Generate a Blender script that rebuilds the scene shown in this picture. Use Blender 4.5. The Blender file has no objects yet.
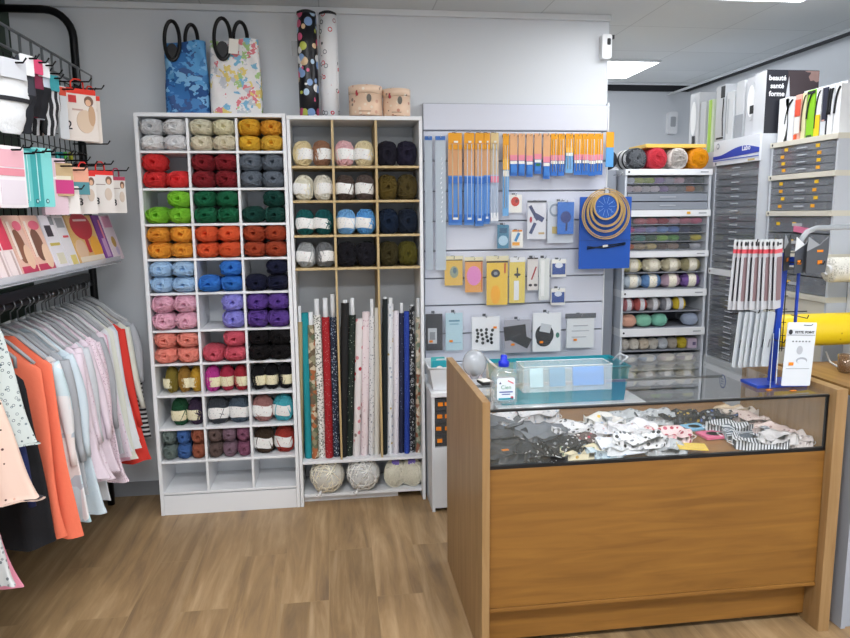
import bpy, math, random
from mathutils import Vector, Matrix, Euler
PI = math.pi
sc = bpy.context.scene
COL = sc.collection
rnd = random.Random(7)
R = math.radians

# ------------------------------------------------------------------ camera
F_PX, PITCH, YAW, ROLL, CAM_H = 693.0, 8.59, 7.42, -0.57, 1.55
_p, _y, _r = R(PITCH), R(YAW), R(ROLL)
FW = Vector((math.sin(_y)*math.cos(_p), math.cos(_y)*math.cos(_p), -math.sin(_p)))
_R0 = Vector((math.cos(_y), -math.sin(_y), 0)); _U0 = _R0.cross(FW)
RT = _R0*math.cos(_r) + _U0*math.sin(_r)
UP = -_R0*math.sin(_r) + _U0*math.cos(_r)
cd = bpy.data.cameras.new('camera'); cam = bpy.data.objects.new('camera', cd); COL.objects.link(cam)
cam.matrix_world = Matrix(((RT.x, UP.x, -FW.x, 0), (RT.y, UP.y, -FW.y, 0), (RT.z, UP.z, -FW.z, CAM_H), (0, 0, 0, 1)))
cd.sensor_fit = 'HORIZONTAL'; cd.sensor_width = 36; cd.lens = F_PX*36/850; cd.clip_start = .05
sc.camera = cam

def at(px, py, X=None, Y=None, Z=None):
    """survey helper: where the sight line through a photo point meets a plane of the room"""
    d = RT*(px-425) - UP*(py-319) + FW*F_PX
    if X is not None: t = X/d.x
    elif Y is not None: t = Y/d.y
    else: t = (Z-CAM_H)/d.z
    return Vector((0, 0, CAM_H)) + d*t

# ------------------------------------------------------------------ materials
MC = {}
def nodes(name):
    m = bpy.data.materials.new(name); m.use_nodes = True
    nt = m.node_tree; b = nt.nodes['Principled BSDF']
    return m, nt, b
def c4(c): return (c[0], c[1], c[2], 1)
def hexc(h):
    v = [int(h[i:i+2], 16)/255 for i in (0, 2, 4)]
    return tuple(x/12.92 if x <= .04045 else ((x+.055)/1.055)**2.4 for x in v)
def mat(h, rough=.6, metal=0, spec=.4, bump=0, bscale=60, vary=0, trans=0, sheen=0):
    key = ('m', h, rough, metal, spec, bump, bscale, vary)
    if key in MC: return MC[key]
    m, nt, b = nodes('surface_'+h)
    b.inputs['Base Color'].default_value = c4(hexc(h)); b.inputs['Roughness'].default_value = rough
    b.inputs['Metallic'].default_value = metal; b.inputs['Specular IOR Level'].default_value = spec
    if bump or vary:
        tc = nt.nodes.new('ShaderNodeTexCoord'); n = nt.nodes.new('ShaderNodeTexNoise')
        n.inputs['Scale'].default_value = bscale; n.inputs['Detail'].default_value = 4
        nt.links.new(tc.outputs['Object'], n.inputs['Vector'])
        if bump:
            bp = nt.nodes.new('ShaderNodeBump'); bp.inputs['Strength'].default_value = bump; bp.inputs['Distance'].default_value = .004
            nt.links.new(n.outputs['Fac'], bp.inputs['Height']); nt.links.new(bp.outputs['Normal'], b.inputs['Normal'])
        if vary:
            mx = nt.nodes.new('ShaderNodeMix'); mx.data_type = 'RGBA'
            c = hexc(h); mx.inputs[6].default_value = c4([x*(1-vary) for x in c]); mx.inputs[7].default_value = c4([min(1, x*(1+vary)) for x in c])
            nt.links.new(n.outputs['Fac'], mx.inputs[0]); nt.links.new(mx.outputs[2], b.inputs['Base Color'])
    MC[key] = m; return m
def clear(h='FFFFFF', amount=.88, rough=.05, edge=True):
    key = ('clear', h, amount, rough)
    if key in MC: return MC[key]
    m = bpy.data.materials.new('clear_'+h); m.use_nodes = True; nt = m.node_tree; nt.nodes.clear()
    o = nt.nodes.new('ShaderNodeOutputMaterial'); t = nt.nodes.new('ShaderNodeBsdfTransparent')
    p = nt.nodes.new('ShaderNodeBsdfPrincipled'); p.inputs['Base Color'].default_value = c4(hexc(h)); p.inputs['Roughness'].default_value = rough
    g = nt.nodes.new('ShaderNodeBsdfGlossy'); g.inputs['Roughness'].default_value = rough
    fr = nt.nodes.new('ShaderNodeFresnel'); fr.inputs['IOR'].default_value = 1.45
    m1 = nt.nodes.new('ShaderNodeMixShader'); m2 = nt.nodes.new('ShaderNodeMixShader')
    m1.inputs[0].default_value = amount
    nt.links.new(p.outputs[0], m1.inputs[1]); nt.links.new(t.outputs[0], m1.inputs[2])
    ge = nt.nodes.new('ShaderNodeNewGeometry'); iv = nt.nodes.new('ShaderNodeMath'); iv.operation = 'SUBTRACT'; iv.inputs[0].default_value = 1
    mf = nt.nodes.new('ShaderNodeMath'); mf.operation = 'MULTIPLY'; nt.links.new(ge.outputs['Backfacing'], iv.inputs[1]); nt.links.new(iv.outputs[0], mf.inputs[0]); nt.links.new(fr.outputs[0], mf.inputs[1])
    nt.links.new(mf.outputs[0], m2.inputs[0]); nt.links.new(m1.outputs[0], m2.inputs[1]); nt.links.new(g.outputs[0], m2.inputs[2])
    nt.links.new(m2.outputs[0], o.inputs[0]); MC[key] = m; return m
def emit(h, s):
    m = bpy.data.materials.new('lamp_'+h); m.use_nodes = True; nt = m.node_tree; nt.nodes.clear()
    o = nt.nodes.new('ShaderNodeOutputMaterial'); e = nt.nodes.new('ShaderNodeEmission'); e.inputs[0].default_value = c4(hexc(h)); e.inputs[1].default_value = s
    nt.links.new(e.outputs[0], o.inputs[0]); return m
def ramp_cells(hs, scale, vec=(1, 1, 1), rough=.7, noise=0, metric='EUCLIDEAN'):
    """cloth or paper printed with patches of several colours"""
    key = ('cells', tuple(hs), scale, vec, noise, metric)
    if key in MC: return MC[key]
    m, nt, b = nodes('print_'+hs[0]); b.inputs['Roughness'].default_value = rough
    tc = nt.nodes.new('ShaderNodeTexCoord'); mp = nt.nodes.new('ShaderNodeMapping'); mp.inputs['Scale'].default_value = vec
    v = nt.nodes.new('ShaderNodeTexVoronoi'); v.inputs['Scale'].default_value = scale; v.distance = metric
    s = nt.nodes.new('ShaderNodeSeparateColor'); cr = nt.nodes.new('ShaderNodeValToRGB'); cr.color_ramp.interpolation = 'CONSTANT'
    e = cr.color_ramp.elements
    while len(e) < len(hs): e.new(.5)
    for i, h in enumerate(hs): e[i].position = i/len(hs); e[i].color = c4(hexc(h))
    nt.links.new(tc.outputs['Object'], mp.inputs[0])
    if noise:
        n = nt.nodes.new('ShaderNodeTexNoise'); n.inputs['Scale'].default_value = scale*1.5
        mx = nt.nodes.new('ShaderNodeVectorMath'); mx.operation = 'MULTIPLY_ADD'; mx.inputs[1].default_value = (noise, noise, noise)
        nt.links.new(mp.outputs[0], n.inputs['Vector']); nt.links.new(n.outputs['Color'], mx.inputs[0]); nt.links.new(mp.outputs[0], mx.inputs[2])
        nt.links.new(mx.outputs[0], v.inputs['Vector'])
    else: nt.links.new(mp.outputs[0], v.inputs['Vector'])
    nt.links.new(v.outputs['Color'], s.inputs[0]); nt.links.new(s.outputs[0], cr.inputs[0]); nt.links.new(cr.outputs[0], b.inputs['Base Color'])
    MC[key] = m; return m
def dots(base, cols, scale, size=.3, rough=.75, ring=0, rndm=1.0):
    """base colour with scattered spots (or rings) of other colours"""
    key = ('dots', base, tuple(cols), scale, size, ring)
    if key in MC: return MC[key]
    m, nt, b = nodes('dotted_'+base); b.inputs['Roughness'].default_value = rough
    tc = nt.nodes.new('ShaderNodeTexCoord')
    v = nt.nodes.new('ShaderNodeTexVoronoi'); v.inputs['Scale'].default_value = scale; v.inputs['Randomness'].default_value = rndm
    nt.links.new(tc.outputs['Object'], v.inputs['Vector'])
    s = nt.nodes.new('ShaderNodeSeparateColor'); cr = nt.nodes.new('ShaderNodeValToRGB'); cr.color_ramp.interpolation = 'CONSTANT'
    e = cr.color_ramp.elements
    while len(e) < len(cols): e.new(.5)
    for i in range(len(e)):
        h = cols[min(i, len(cols)-1)]; e[i].position = i/len(e); e[i].color = c4(hexc(h))
    nt.links.new(v.outputs['Color'], s.inputs[0]); nt.links.new(s.outputs[0], cr.inputs[0])
    lt = nt.nodes.new('ShaderNodeMath'); lt.operation = 'LESS_THAN'; lt.inputs[1].default_value = size
    nt.links.new(v.outputs['Distance'], lt.inputs[0]); fac = lt.outputs[0]
    if ring:
        gt = nt.nodes.new('ShaderNodeMath'); gt.operation = 'GREATER_THAN'; gt.inputs[1].default_value = ring
        mu = nt.nodes.new('ShaderNodeMath'); mu.operation = 'MULTIPLY'
        nt.links.new(v.outputs['Distance'], gt.inputs[0]); nt.links.new(gt.outputs[0], mu.inputs[0]); nt.links.new(fac, mu.inputs[1]); fac = mu.outputs[0]
    mx = nt.nodes.new('ShaderNodeMix'); mx.data_type = 'RGBA'; mx.inputs[6].default_value = c4(hexc(base))
    nt.links.new(fac, mx.inputs[0]); nt.links.new(cr.outputs[0], mx.inputs[7]); nt.links.new(mx.outputs[2], b.inputs['Base Color'])
    MC[key] = m; return m
def stripes(a, c, freq, axis='Z', duty=.5, rough=.8):
    key = ('st', a, c, freq, axis, duty)
    if key in MC: return MC[key]
    m, nt, b = nodes('striped_'+a); b.inputs['Roughness'].default_value = rough
    tc = nt.nodes.new('ShaderNodeTexCoord'); s = nt.nodes.new('ShaderNodeSeparateXYZ'); nt.links.new(tc.outputs['Object'], s.inputs[0])
    mu = nt.nodes.new('ShaderNodeMath'); mu.operation = 'MULTIPLY'; mu.inputs[1].default_value = freq
    fr = nt.nodes.new('ShaderNodeMath'); fr.operation = 'FRACT'; lt = nt.nodes.new('ShaderNodeMath'); lt.operation = 'LESS_THAN'; lt.inputs[1].default_value = duty
    nt.links.new(s.outputs[axis], mu.inputs[0]); nt.links.new(mu.outputs[0], fr.inputs[0]); nt.links.new(fr.outputs[0], lt.inputs[0])
    mx = nt.nodes.new('ShaderNodeMix'); mx.data_type = 'RGBA'; mx.inputs[6].default_value = c4(hexc(a)); mx.inputs[7].default_value = c4(hexc(c))
    nt.links.new(lt.outputs[0], mx.inputs[0]); nt.links.new(mx.outputs[2], b.inputs['Base Color']); MC[key] = m; return m
def yarn_material():
    m, nt, b = nodes('yarn'); b.inputs['Roughness'].default_value = .95; b.inputs['Specular IOR Level'].default_value = .15
    b.inputs['Sheen Weight'].default_value = .04
    oi = nt.nodes.new('ShaderNodeObjectInfo'); tc = nt.nodes.new('ShaderNodeTexCoord')
    n = nt.nodes.new('ShaderNodeTexNoise'); n.inputs['Scale'].default_value = 9; n.inputs['Detail'].default_value = 3
    hs = nt.nodes.new('ShaderNodeHueSaturation'); mr = nt.nodes.new('ShaderNodeMapRange'); mr.inputs[3].default_value = .82; mr.inputs[4].default_value = 1.18
    nt.links.new(tc.outputs['Object'], n.inputs['Vector']); nt.links.new(n.outputs['Fac'], mr.inputs[0]); nt.links.new(mr.outputs[0], hs.inputs['Value'])
    nt.links.new(oi.outputs['Color'], hs.inputs['Color']); nt.links.new(hs.outputs[0], b.inputs['Base Color'])
    w = nt.nodes.new('ShaderNodeTexWave'); w.inputs['Scale'].default_value = 6; w.inputs['Distortion'].default_value = 3; w.bands_direction = 'DIAGONAL'
    bp = nt.nodes.new('ShaderNodeBump'); bp.inputs['Strength'].default_value = .5; bp.inputs['Distance'].default_value = .004
    nt.links.new(tc.outputs['Object'], w.inputs['Vector']); nt.links.new(w.outputs['Fac'], bp.inputs['Height']); nt.links.new(bp.outputs['Normal'], b.inputs['Normal'])
    return m
YARN = yarn_material()
def wood(name, c1, c2, axis='X', scale=1.0, rough=.4, spec=.4):
    m, nt, b = nodes(name); b.inputs['Roughness'].default_value = rough; b.inputs['Specular IOR Level'].default_value = spec
    tc = nt.nodes.new('ShaderNodeTexCoord'); mp = nt.nodes.new('ShaderNodeMapping')
    sv = {'X': (1.2, 14, 14), 'Y': (14, 1.2, 14), 'Z': (14, 14, 1.2)}[axis]; mp.inputs['Scale'].default_value = [s*scale for s in sv]
    n = nt.nodes.new('ShaderNodeTexNoise'); n.inputs['Scale'].default_value = 2.2; n.inputs['Detail'].default_value = 8; n.inputs['Distortion'].default_value = .8
    cr = nt.nodes.new('ShaderNodeValToRGB'); cr.color_ramp.elements[0].position = .3; cr.color_ramp.elements[1].position = .72
    cr.color_ramp.elements[0].color = c4(hexc(c1)); cr.color_ramp.elements[1].color = c4(hexc(c2))
    nt.links.new(tc.outputs['Object'], mp.inputs[0]); nt.links.new(mp.outputs[0], n.inputs['Vector']); nt.links.new(n.outputs['Fac'], cr.inputs[0]); nt.links.new(cr.outputs[0], b.inputs['Base Color'])
    return m
def floor_mat():
    m, nt, b = nodes('floor_planks'); b.inputs['Roughness'].default_value = .42; b.inputs['Specular IOR Level'].default_value = .35
    tc = nt.nodes.new('ShaderNodeTexCoord'); mp = nt.nodes.new('ShaderNodeMapping'); mp.inputs['Rotation'].default_value = (0, 0, PI/2); mp.inputs['Location'].default_value = (.35, .06, 0)
    br = nt.nodes.new('ShaderNodeTexBrick'); br.offset = .37; br.inputs['Scale'].default_value = 1; br.inputs['Brick Width'].default_value = 1.15; br.inputs['Row Height'].default_value = .195
    br.inputs['Mortar Size'].default_value = .0016; br.inputs['Color1'].default_value = (0, 0, 0, 1); br.inputs['Color2'].default_value = (1, 1, 1, 1); br.inputs['Mortar'].default_value = (.5, .5, .5, 1)
    nt.links.new(tc.outputs['Object'], mp.inputs[0]); nt.links.new(mp.outputs[0], br.inputs['Vector'])
    # per-plank shift of the grain
    ad = nt.nodes.new('ShaderNodeVectorMath'); ad.operation = 'MULTIPLY_ADD'; ad.inputs[1].default_value = (7, 7, 3)
    mp2 = nt.nodes.new('ShaderNodeMapping'); mp2.inputs['Scale'].default_value = (9, .9, 1)
    nt.links.new(tc.outputs['Object'], mp2.inputs[0]); nt.links.new(br.outputs['Color'], ad.inputs[0]); nt.links.new(mp2.outputs[0], ad.inputs[2])
    n = nt.nodes.new('ShaderNodeTexNoise'); n.inputs['Scale'].default_value = 1.6; n.inputs['Detail'].default_value = 9; n.inputs['Roughness'].default_value = .62; n.inputs['Distortion'].default_value = .5
    nt.links.new(ad.outputs[0], n.inputs['Vector'])
    cr = nt.nodes.new('ShaderNodeValToRGB'); e = cr.color_ramp.elements
    e[0].position = .28; e[0].color = c4(hexc('7C664E')); e[1].position = .75; e[1].color = c4(hexc('C6A983')); x = e.new(.5); x.color = c4(hexc('A3855F'))
    nt.links.new(n.outputs['Fac'], cr.inputs[0])
    mx = nt.nodes.new('ShaderNodeMix'); mx.data_type = 'RGBA'; mx.blend_type = 'MULTIPLY'; mx.inputs[0].default_value = .22
    nt.links.new(cr.outputs[0], mx.inputs[6]); nt.links.new(br.outputs['Color'], mx.inputs[7])
    mo = nt.nodes.new('ShaderNodeMix'); mo.data_type = 'RGBA'; mo.inputs[7].default_value = c4(hexc('A08560'))
    nt.links.new(br.outputs['Fac'], mo.inputs[0]); nt.links.new(mx.outputs[2], mo.inputs[6]); nt.links.new(mo.outputs[2], b.inputs['Base Color'])
    bp = nt.nodes.new('ShaderNodeBump'); bp.inputs['Strength'].default_value = .15; bp.inputs['Distance'].default_value = .002
    nt.links.new(n.outputs['Fac'], bp.inputs['Height']); nt.links.new(bp.outputs['Normal'], b.inputs['Normal'])
    return m
def ceiling_mat():
    m, nt, b = nodes('ceiling_tiles'); b.inputs['Roughness'].default_value = .6
    tc = nt.nodes.new('ShaderNodeTexCoord'); mp = nt.nodes.new('ShaderNodeMapping'); mp.inputs['Location'].default_value = (.04, .12, 0)
    br = nt.nodes.new('ShaderNodeTexBrick'); br.offset = 0; br.inputs['Scale'].default_value = 1; br.inputs['Brick Width'].default_value = .6; br.inputs['Row Height'].default_value = .6
    br.inputs['Mortar Size'].default_value = .003; br.inputs['Color1'].default_value = c4(hexc('C6CACB')); br.inputs['Color2'].default_value = c4(hexc('CDD1D2')); br.inputs['Mortar'].default_value = c4(hexc('A9ADAF'))
    nt.links.new(tc.outputs['Object'], mp.inputs[0]); nt.links.new(mp.outputs[0], br.inputs['Vector']); nt.links.new(br.outputs['Color'], b.inputs['Base Color'])
    return m

WHITE = mat('E9EBEE', .45); WHITE2 = mat('DDE0E4', .5); BLACK = mat('15161A', .5); DARK = mat('202226', .6)
CHROME = mat('C9CCD0', .22, 1); BLUE = mat('1B46A8', .4); ORANGE = mat('F08A1C', .6); PAPER = mat('EDEBE4', .7); CREAM = mat('E6DDB8', .75)
GREYP = mat('9DA2A6', .5); CLEAR = clear('FFFFFF', .82, .12); CLEARW = clear('F2F6FA', .6, .2); BLACKW = mat('1A1B1E', .35, .3)

# ------------------------------------------------------------------ mesh builder
class G:
    def __init__(s): s.v = []; s.f = []; s.mi = []; s.sm = []; s.mats = []
    def _m(s, m):
        if m not in s.mats: s.mats.append(m)
        return s.mats.index(m)
    def add(s, vs, fs, m, smooth=False, M=None):
        o = len(s.v); i = s._m(m)
        for v in vs:
            v = Vector(v); s.v.append(M @ v if M is not None else v)
        for f in fs: s.f.append([o+k for k in f]); s.mi.append(i); s.sm.append(smooth)
        return s
    def box(s, c, d, m, rot=None):
        x, y, z = [k/2 for k in d]
        vs = [(-x,-y,-z),(x,-y,-z),(x,y,-z),(-x,y,-z),(-x,-y,z),(x,-y,z),(x,y,z),(-x,y,z)]
        M = Matrix.Translation(c) @ (Euler(rot).to_matrix().to_4x4() if rot else Matrix.Identity(4))
        return s.add(vs, [(0,3,2,1),(4,5,6,7),(0,1,5,4),(1,2,6,5),(2,3,7,6),(3,0,4,7)], m, False, M)
    def b2(s, a, b, m):
        return s.box([(a[i]+b[i])/2 for i in range(3)], [abs(b[i]-a[i]) for i in range(3)], m)
    def prism(s, pts, y0, y1, m, M=None, smooth=False):
        """outline in x,z extruded along y"""
        n = len(pts); vs = [(p[0], y0, p[1]) for p in pts]+[(p[0], y1, p[1]) for p in pts]
        fs = [list(range(n)), list(range(2*n-1, n-1, -1))]+[(i, i+n, (i+1) % n+n, (i+1) % n) for i in range(n)]
        return s.add(vs, fs, m, smooth, M)
    def rrect(s, c, w, h, y0, y1, r, m, k=4, M=None):
        pts = []
        for (sx, sz, a0) in ((1, 1, 0), (-1, 1, 90), (-1, -1, 180), (1, -1, 270)):
            for i in range(k+1):
                a = R(a0+90*i/k); pts.append((c[0]+sx*(w/2-r)+r*math.cos(a), c[1]+sz*(h/2-r)+r*math.sin(a)))
        return s.prism(pts[::-1], y0, y1, m, M)
    def ell(s, c, rx, rz, y0, y1, m, n=20, M=None, a=0):
        pts = []
        for i in range(n):
            t = -2*PI*i/n; x = rx*math.cos(t); z = rz*math.sin(t)
            pts.append((c[0]+x*math.cos(a)-z*math.sin(a), c[1]+x*math.sin(a)+z*math.cos(a)))
        return s.prism(pts, y0, y1, m, M)
    def tube(s, P, r, m, seg=8, closed=False, smooth=True, caps=True):
        P = [Vector(p) for p in P]; n = len(P); vs = []; fs = []
        prev = None
        for i in range(n):
            a = P[(i-1) % n] if (closed or i) else P[i]; b = P[(i+1) % n] if (closed or i < n-1) else P[i]
            t = (b-a).normalized()
            if prev is None: u = t.orthogonal().normalized()
            else:
                u = prev-t*prev.dot(t)
                u = u.normalized() if u.length > 1e-6 else t.orthogonal().normalized()
            prev = u; w = t.cross(u); rr = r[i] if isinstance(r, (list, tuple)) else r
            for k in range(seg):
                an = 2*PI*k/seg; vs.append(P[i]+(u*math.cos(an)+w*math.sin(an))*rr)
        for i in range(n if closed else n-1):
            j = (i+1) % n
            for k in range(seg): fs.append((i*seg+k, i*seg+(k+1) % seg, j*seg+(k+1) % seg, j*seg+k))
        if caps and not closed: fs.append(list(range(seg))[::-1]); fs.append([(n-1)*seg+k for k in range(seg)])
        return s.add(vs, fs, m, smooth)
    def lathe(s, prof, m, seg=24, c=(0, 0, 0), axis='Z', smooth=True):
        loop = prof[0] == prof[-1]
        vs = []; fs = []; n = len(prof)
        for r, z in prof:
            for k in range(seg):
                a = 2*PI*k/seg; p = (r*math.cos(a), r*math.sin(a), z)
                if axis == 'Y': p = (p[0], p[2], p[1])
                if axis == 'X': p = (p[2], p[0], p[1])
                vs.append((p[0]+c[0], p[1]+c[1], p[2]+c[2]))
        for i in range(n-1):
            for k in range(seg): fs.append((i*seg+k, i*seg+(k+1) % seg, (i+1)*seg+(k+1) % seg, (i+1)*seg+k))
        if prof[0][0] > 1e-5 and not loop: fs.append(list(range(seg))[::-1])
        if prof[-1][0] > 1e-5 and not loop: fs.append([(n-1)*seg+k for k in range(seg)])
        return s.add(vs, fs, m, smooth)
    def grid(s, fn, nu, nv, m, closeu=False, smooth=True):
        vs = [fn(i/(nu if closeu else nu-1), j/(nv-1)) for j in range(nv) for i in range(nu)]
        fs = [(j*nu+i, j*nu+(i+1) % nu, (j+1)*nu+(i+1) % nu, (j+1)*nu+i) for j in range(nv-1) for i in range(nu if closeu else nu-1)]
        return s.add(vs, fs, m, smooth)
    def mesh(s, name):
        me = bpy.data.meshes.new(name); me.from_pydata([tuple(v) for v in s.v], [], s.f)
        for m in s.mats: me.materials.append(m)
        me.polygons.foreach_set('material_index', s.mi); me.polygons.foreach_set('use_smooth', s.sm); me.update()
        return me
    def build(s, name, parent=None, loc=(0, 0, 0), rot=(0, 0, 0), bev=0):
        o = bpy.data.objects.new(name, s.mesh(name)); COL.objects.link(o); o.parent = parent; o.location = loc; o.rotation_euler = rot
        if bev:
            b = o.modifiers.new('edge', 'BEVEL'); b.width = bev; b.segments = 2; b.limit_method = 'ANGLE'; b.angle_limit = R(50)
        return o
SEEN = {}
def tag(o, label, cat, group=None):
    o['label'] = label; o['category'] = cat
    if group: o['group'] = group
    k = len(label.split())
    if k < 4 or k > 16: print('LABEL LENGTH', k, label)
    if label in SEEN: print('LABEL REPEAT', label)
    SEEN[label] = 1
    return o
def empty(name, label, cat, loc=(0, 0, 0), rz=0, group=None, rot=None):
    o = bpy.data.objects.new(name, None); COL.objects.link(o); o.location = loc; o.rotation_euler = rot or (0, 0, rz); o.empty_display_size = .05
    return tag(o, label, cat, group)
def struct(o): o['kind'] = 'structure'; return o
def share(me, name, parent=None, loc=(0, 0, 0), rot=(0, 0, 0), scale=(1, 1, 1), color=None):
    o = bpy.data.objects.new(name, me); COL.objects.link(o); o.parent = parent; o.location = loc; o.rotation_euler = rot; o.scale = scale
    if color is not None: o.color = c4(color)
    return o
def add_text(g, body, size, m, M, bold=0):
    """lettering turned into mesh; laid in the x,z plane, facing -y, centred"""
    cu = bpy.data.curves.new('lettering', 'FONT'); cu.body = body; cu.size = size; cu.align_x = 'CENTER'; cu.align_y = 'CENTER'; cu.extrude = .0004; cu.offset = bold; cu.resolution_u = 3
    o = bpy.data.objects.new('lettering', cu); COL.objects.link(o)
    dg = bpy.context.evaluated_depsgraph_get(); me = bpy.data.meshes.new_from_object(o.evaluated_get(dg))
    M2 = M @ Matrix.Rotation(PI/2, 4, 'X')
    g.add([v.co.copy() for v in me.vertices], [list(p.vertices) for p in me.polygons], m, False, M2)
    bpy.data.objects.remove(o); bpy.data.curves.remove(cu); bpy.data.meshes.remove(me)
T = Matrix.Translation

# ================================================================== SETTING
WALL = mat('D5D9DE', .7, bump=.08, bscale=90)
CEIL_Z = 2.63; BACK_Y = 3.9; FAR_Y = 6.3
g = G(); g.b2((-1.75, -1.6, -.08), (3.5, 6.5, 0), floor_mat()); struct(g.build('floor'))
g = G(); g.b2((-1.62, BACK_Y, 0), (1.562, BACK_Y+.14, CEIL_Z), WALL); struct(g.build('wall_back'))
g = G(); g.b2((-1.70, -1.5, 0), (-1.58, BACK_Y, CEIL_Z), mat('3B4A3F', .7, bump=.05)); struct(g.build('wall_left'))
g = G(); g.b2((1.562, FAR_Y, 0), (3.42, FAR_Y+.1, CEIL_Z+.3), WALL); struct(g.build('wall_far'))
g = G(); g.b2((3.33, -1.5, 0), (3.45, FAR_Y, CEIL_Z+.3), WALL); struct(g.build('wall_right'))
CT = ceiling_mat()
a1 = at(612, 62, Z=CEIL_Z); a2 = at(660, 62, Z=CEIL_Z); 
py0 = a2.y; 
g = G(); g.b2((-1.70, -1.5, CEIL_Z), (3.12, at(640, 83, Z=CEIL_Z).y, CEIL_Z+.04), CT); struct(g.build('ceiling'))
g = G(); VO = mat('2A2C30', .8)
g.b2((3.12, -1.5, CEIL_Z+.28), (3.3, FAR_Y, CEIL_Z+.3), VO); g.b2((1.5, at(640, 83, Z=CEIL_Z).y, CEIL_Z+.28), (3.12, FAR_Y, CEIL_Z+.3), VO)
g.b2((3.28, -1.5, CEIL_Z+.02), (3.3, FAR_Y, CEIL_Z+.28), VO); g.b2((1.5, FAR_Y-.02, CEIL_Z+.02), (3.28, FAR_Y, CEIL_Z+.28), VO)
struct(g.build('ceiling_void'))
g = G(); TM = mat('DADDE0', .4)
g.b2((3.10, -1.5, CEIL_Z-.012), (3.135, FAR_Y, CEIL_Z-.001), TM); struct(g.build('trim_1'))
yv = at(640, 83, Z=CEIL_Z).y
g = G(); g.b2((1.57, yv-.02, CEIL_Z-.012), (3.10, yv+.02, CEIL_Z-.001), TM); struct(g.build('trim_2'))
g = G(); g.b2((-1.58, BACK_Y-.03, CEIL_Z-.03), (1.56, BACK_Y-.001, CEIL_Z-.001), TM); struct(g.build('trim_3'))
g = G(); g.b2((-1.58, BACK_Y-.012, 0), (1.56, BACK_Y-.001, .08), mat('8A8C90', .6)); struct(g.build('baseboard_back'))

# ceiling lamps
def lamp(x0, y0, x1, y1, label, s=14.0):
    o = empty('ceiling_light', label, 'ceiling light', ((x0+x1)/2, (y0+y1)/2, CEIL_Z-.015), 0)
    w, d = (x1-x0)/2, (y1-y0)/2
    g = G(); g.b2((-w, -d, 0), (w, d, .003), emit('FAFCFF', s)); g.build('diffuser', o)
    g = G(); t = .012
    g.b2((-w-t, -d-t, -.002), (w+t, -d, .014), TM); g.b2((-w-t, d, -.002), (w+t, d+t, .014), TM); g.b2((-w-t, -d, -.002), (-w, d, .014), TM); g.b2((w, -d, -.002), (w+t, d, .014), TM)
    g.build('frame', o)
f1 = at(660, 62, Z=CEIL_Z-.015); f0 = at(609, 82, Z=CEIL_Z-.015)
lamp(f1.x-.6, f1.y+.01, f1.x, f1.y+.6, 'bright square ceiling light beyond the end of the back wall', 9)
f2 = at(800, 2, Z=CEIL_Z-.015)
lamp(f2.x-1.15, f2.y-.58, f2.x, f2.y, 'long bright ceiling light at the top edge above the counter', 6)
lamp(-.9, 1.75, .25, 2.3, 'ceiling light over the floor before the bookcases, out of shot', 7)
lamp(-.9, .0, .25, .55, 'ceiling light above the photographer, out of shot', 20)
lamp(1.2, .0, 2.35, .55, 'ceiling light behind and right of the photographer, out of shot', 20)

# ================================================================== YARN
def yarn_mesh(name, axis, N, seed, hole=20, p=2.9, rad=.03, close=.0):
    """unit ball of wound yarn: loops run from pole to pole and miss the poles, leaving a hole"""
    rn = random.Random(seed); g = G()
    def surf(d, k=1.0):
        l = (abs(d[0])**p+abs(d[1])**p+abs(d[2])**p)**(1/p); return Vector(d)/l*k
    perm = {'Y': lambda v: Vector((v[0], -v[2], v[1])), 'Z': lambda v: Vector(v), 'X': lambda v: Vector((v[2], v[0], v[1]))}[axis]
    def body(u, v):
        th = 2*PI*u; ph = PI*v
        d = Vector((math.sin(ph)*math.cos(th), math.sin(ph)*math.sin(th), math.cos(ph)))
        e = surf(d, .9); q = math.degrees(ph if ph < PI/2 else PI-ph)
        if q < hole*.9: e.z *= 1-.45*(1-q/(hole*.9))**.8
        return perm(e)
    g.grid(body, 20, 21, YARN, closeu=True)
    for i in range(N):
        ps = 2*PI*(i*.381966)+rn.uniform(-.1, .1); al = R(hole+rn.uniform(-5, 16)) 
        if rn.random() < .22: al = R(rn.uniform(35, 70))
        n = Vector((math.cos(al)*math.cos(ps), math.cos(al)*math.sin(ps), math.sin(al))); u = n.orthogonal().normalized(); w = n.cross(u)
        k = rn.uniform(.955, 1.0) if i % 6 else 1.03; P = []
        for j in range(22):
            a = 2*PI*j/22; P.append(perm(surf(u*math.cos(a)+w*math.sin(a), k)))
        g.tube(P, rad*rn.uniform(.8, 1.15), YARN, seg=4, closed=True)
    return g.mesh(name)
Y_END = [yarn_mesh('yarn_body', 'Y', 30, s, hole=17, rad=.05) for s in range(4)]
Y_UP = [yarn_mesh('yarn_body', 'Z', 30, 20+s, hole=14, p=2.5, rad=.048) for s in range(4)]
Y_SIDE = [yarn_mesh('yarn_body', 'X', 26, 30+s, hole=12, p=2.3, rad=.045) for s in range(3)]
def band_mesh(axis, h0=-.5, h1=.35, wob=0, m=None, p=2.5, k=1.07):
    g = G()
    def fn(u, v):
        a = 2*PI*u; z = h0+(h1-h0)*v+wob*math.sin(3*a+v)
        c, s_ = math.cos(a), math.sin(a); zz = abs(z)
        l = (max(1-zz**p, .01))**(1/p)/((abs(c)**p+abs(s_)**p)**(1/p)); r = k*max(l, .85)
        q = (r*c, r*s_, z)
        return q if axis == 'Z' else (q[2], q[0], q[1])
    if axis == 'Z':     # a label on the front half only
        g.grid(lambda u, v: fn(.75+(u-.5)*.40*(1-.12*abs(v-.5)*2), v), 22, 6, m or PAPER)
    else: g.grid(fn, 36, 5, m or PAPER, closeu=True)
    return g.mesh('paper_band')
def label_mat(base, ink, inks):
    return dots(base, inks, 5.5, .22, .6)
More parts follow.
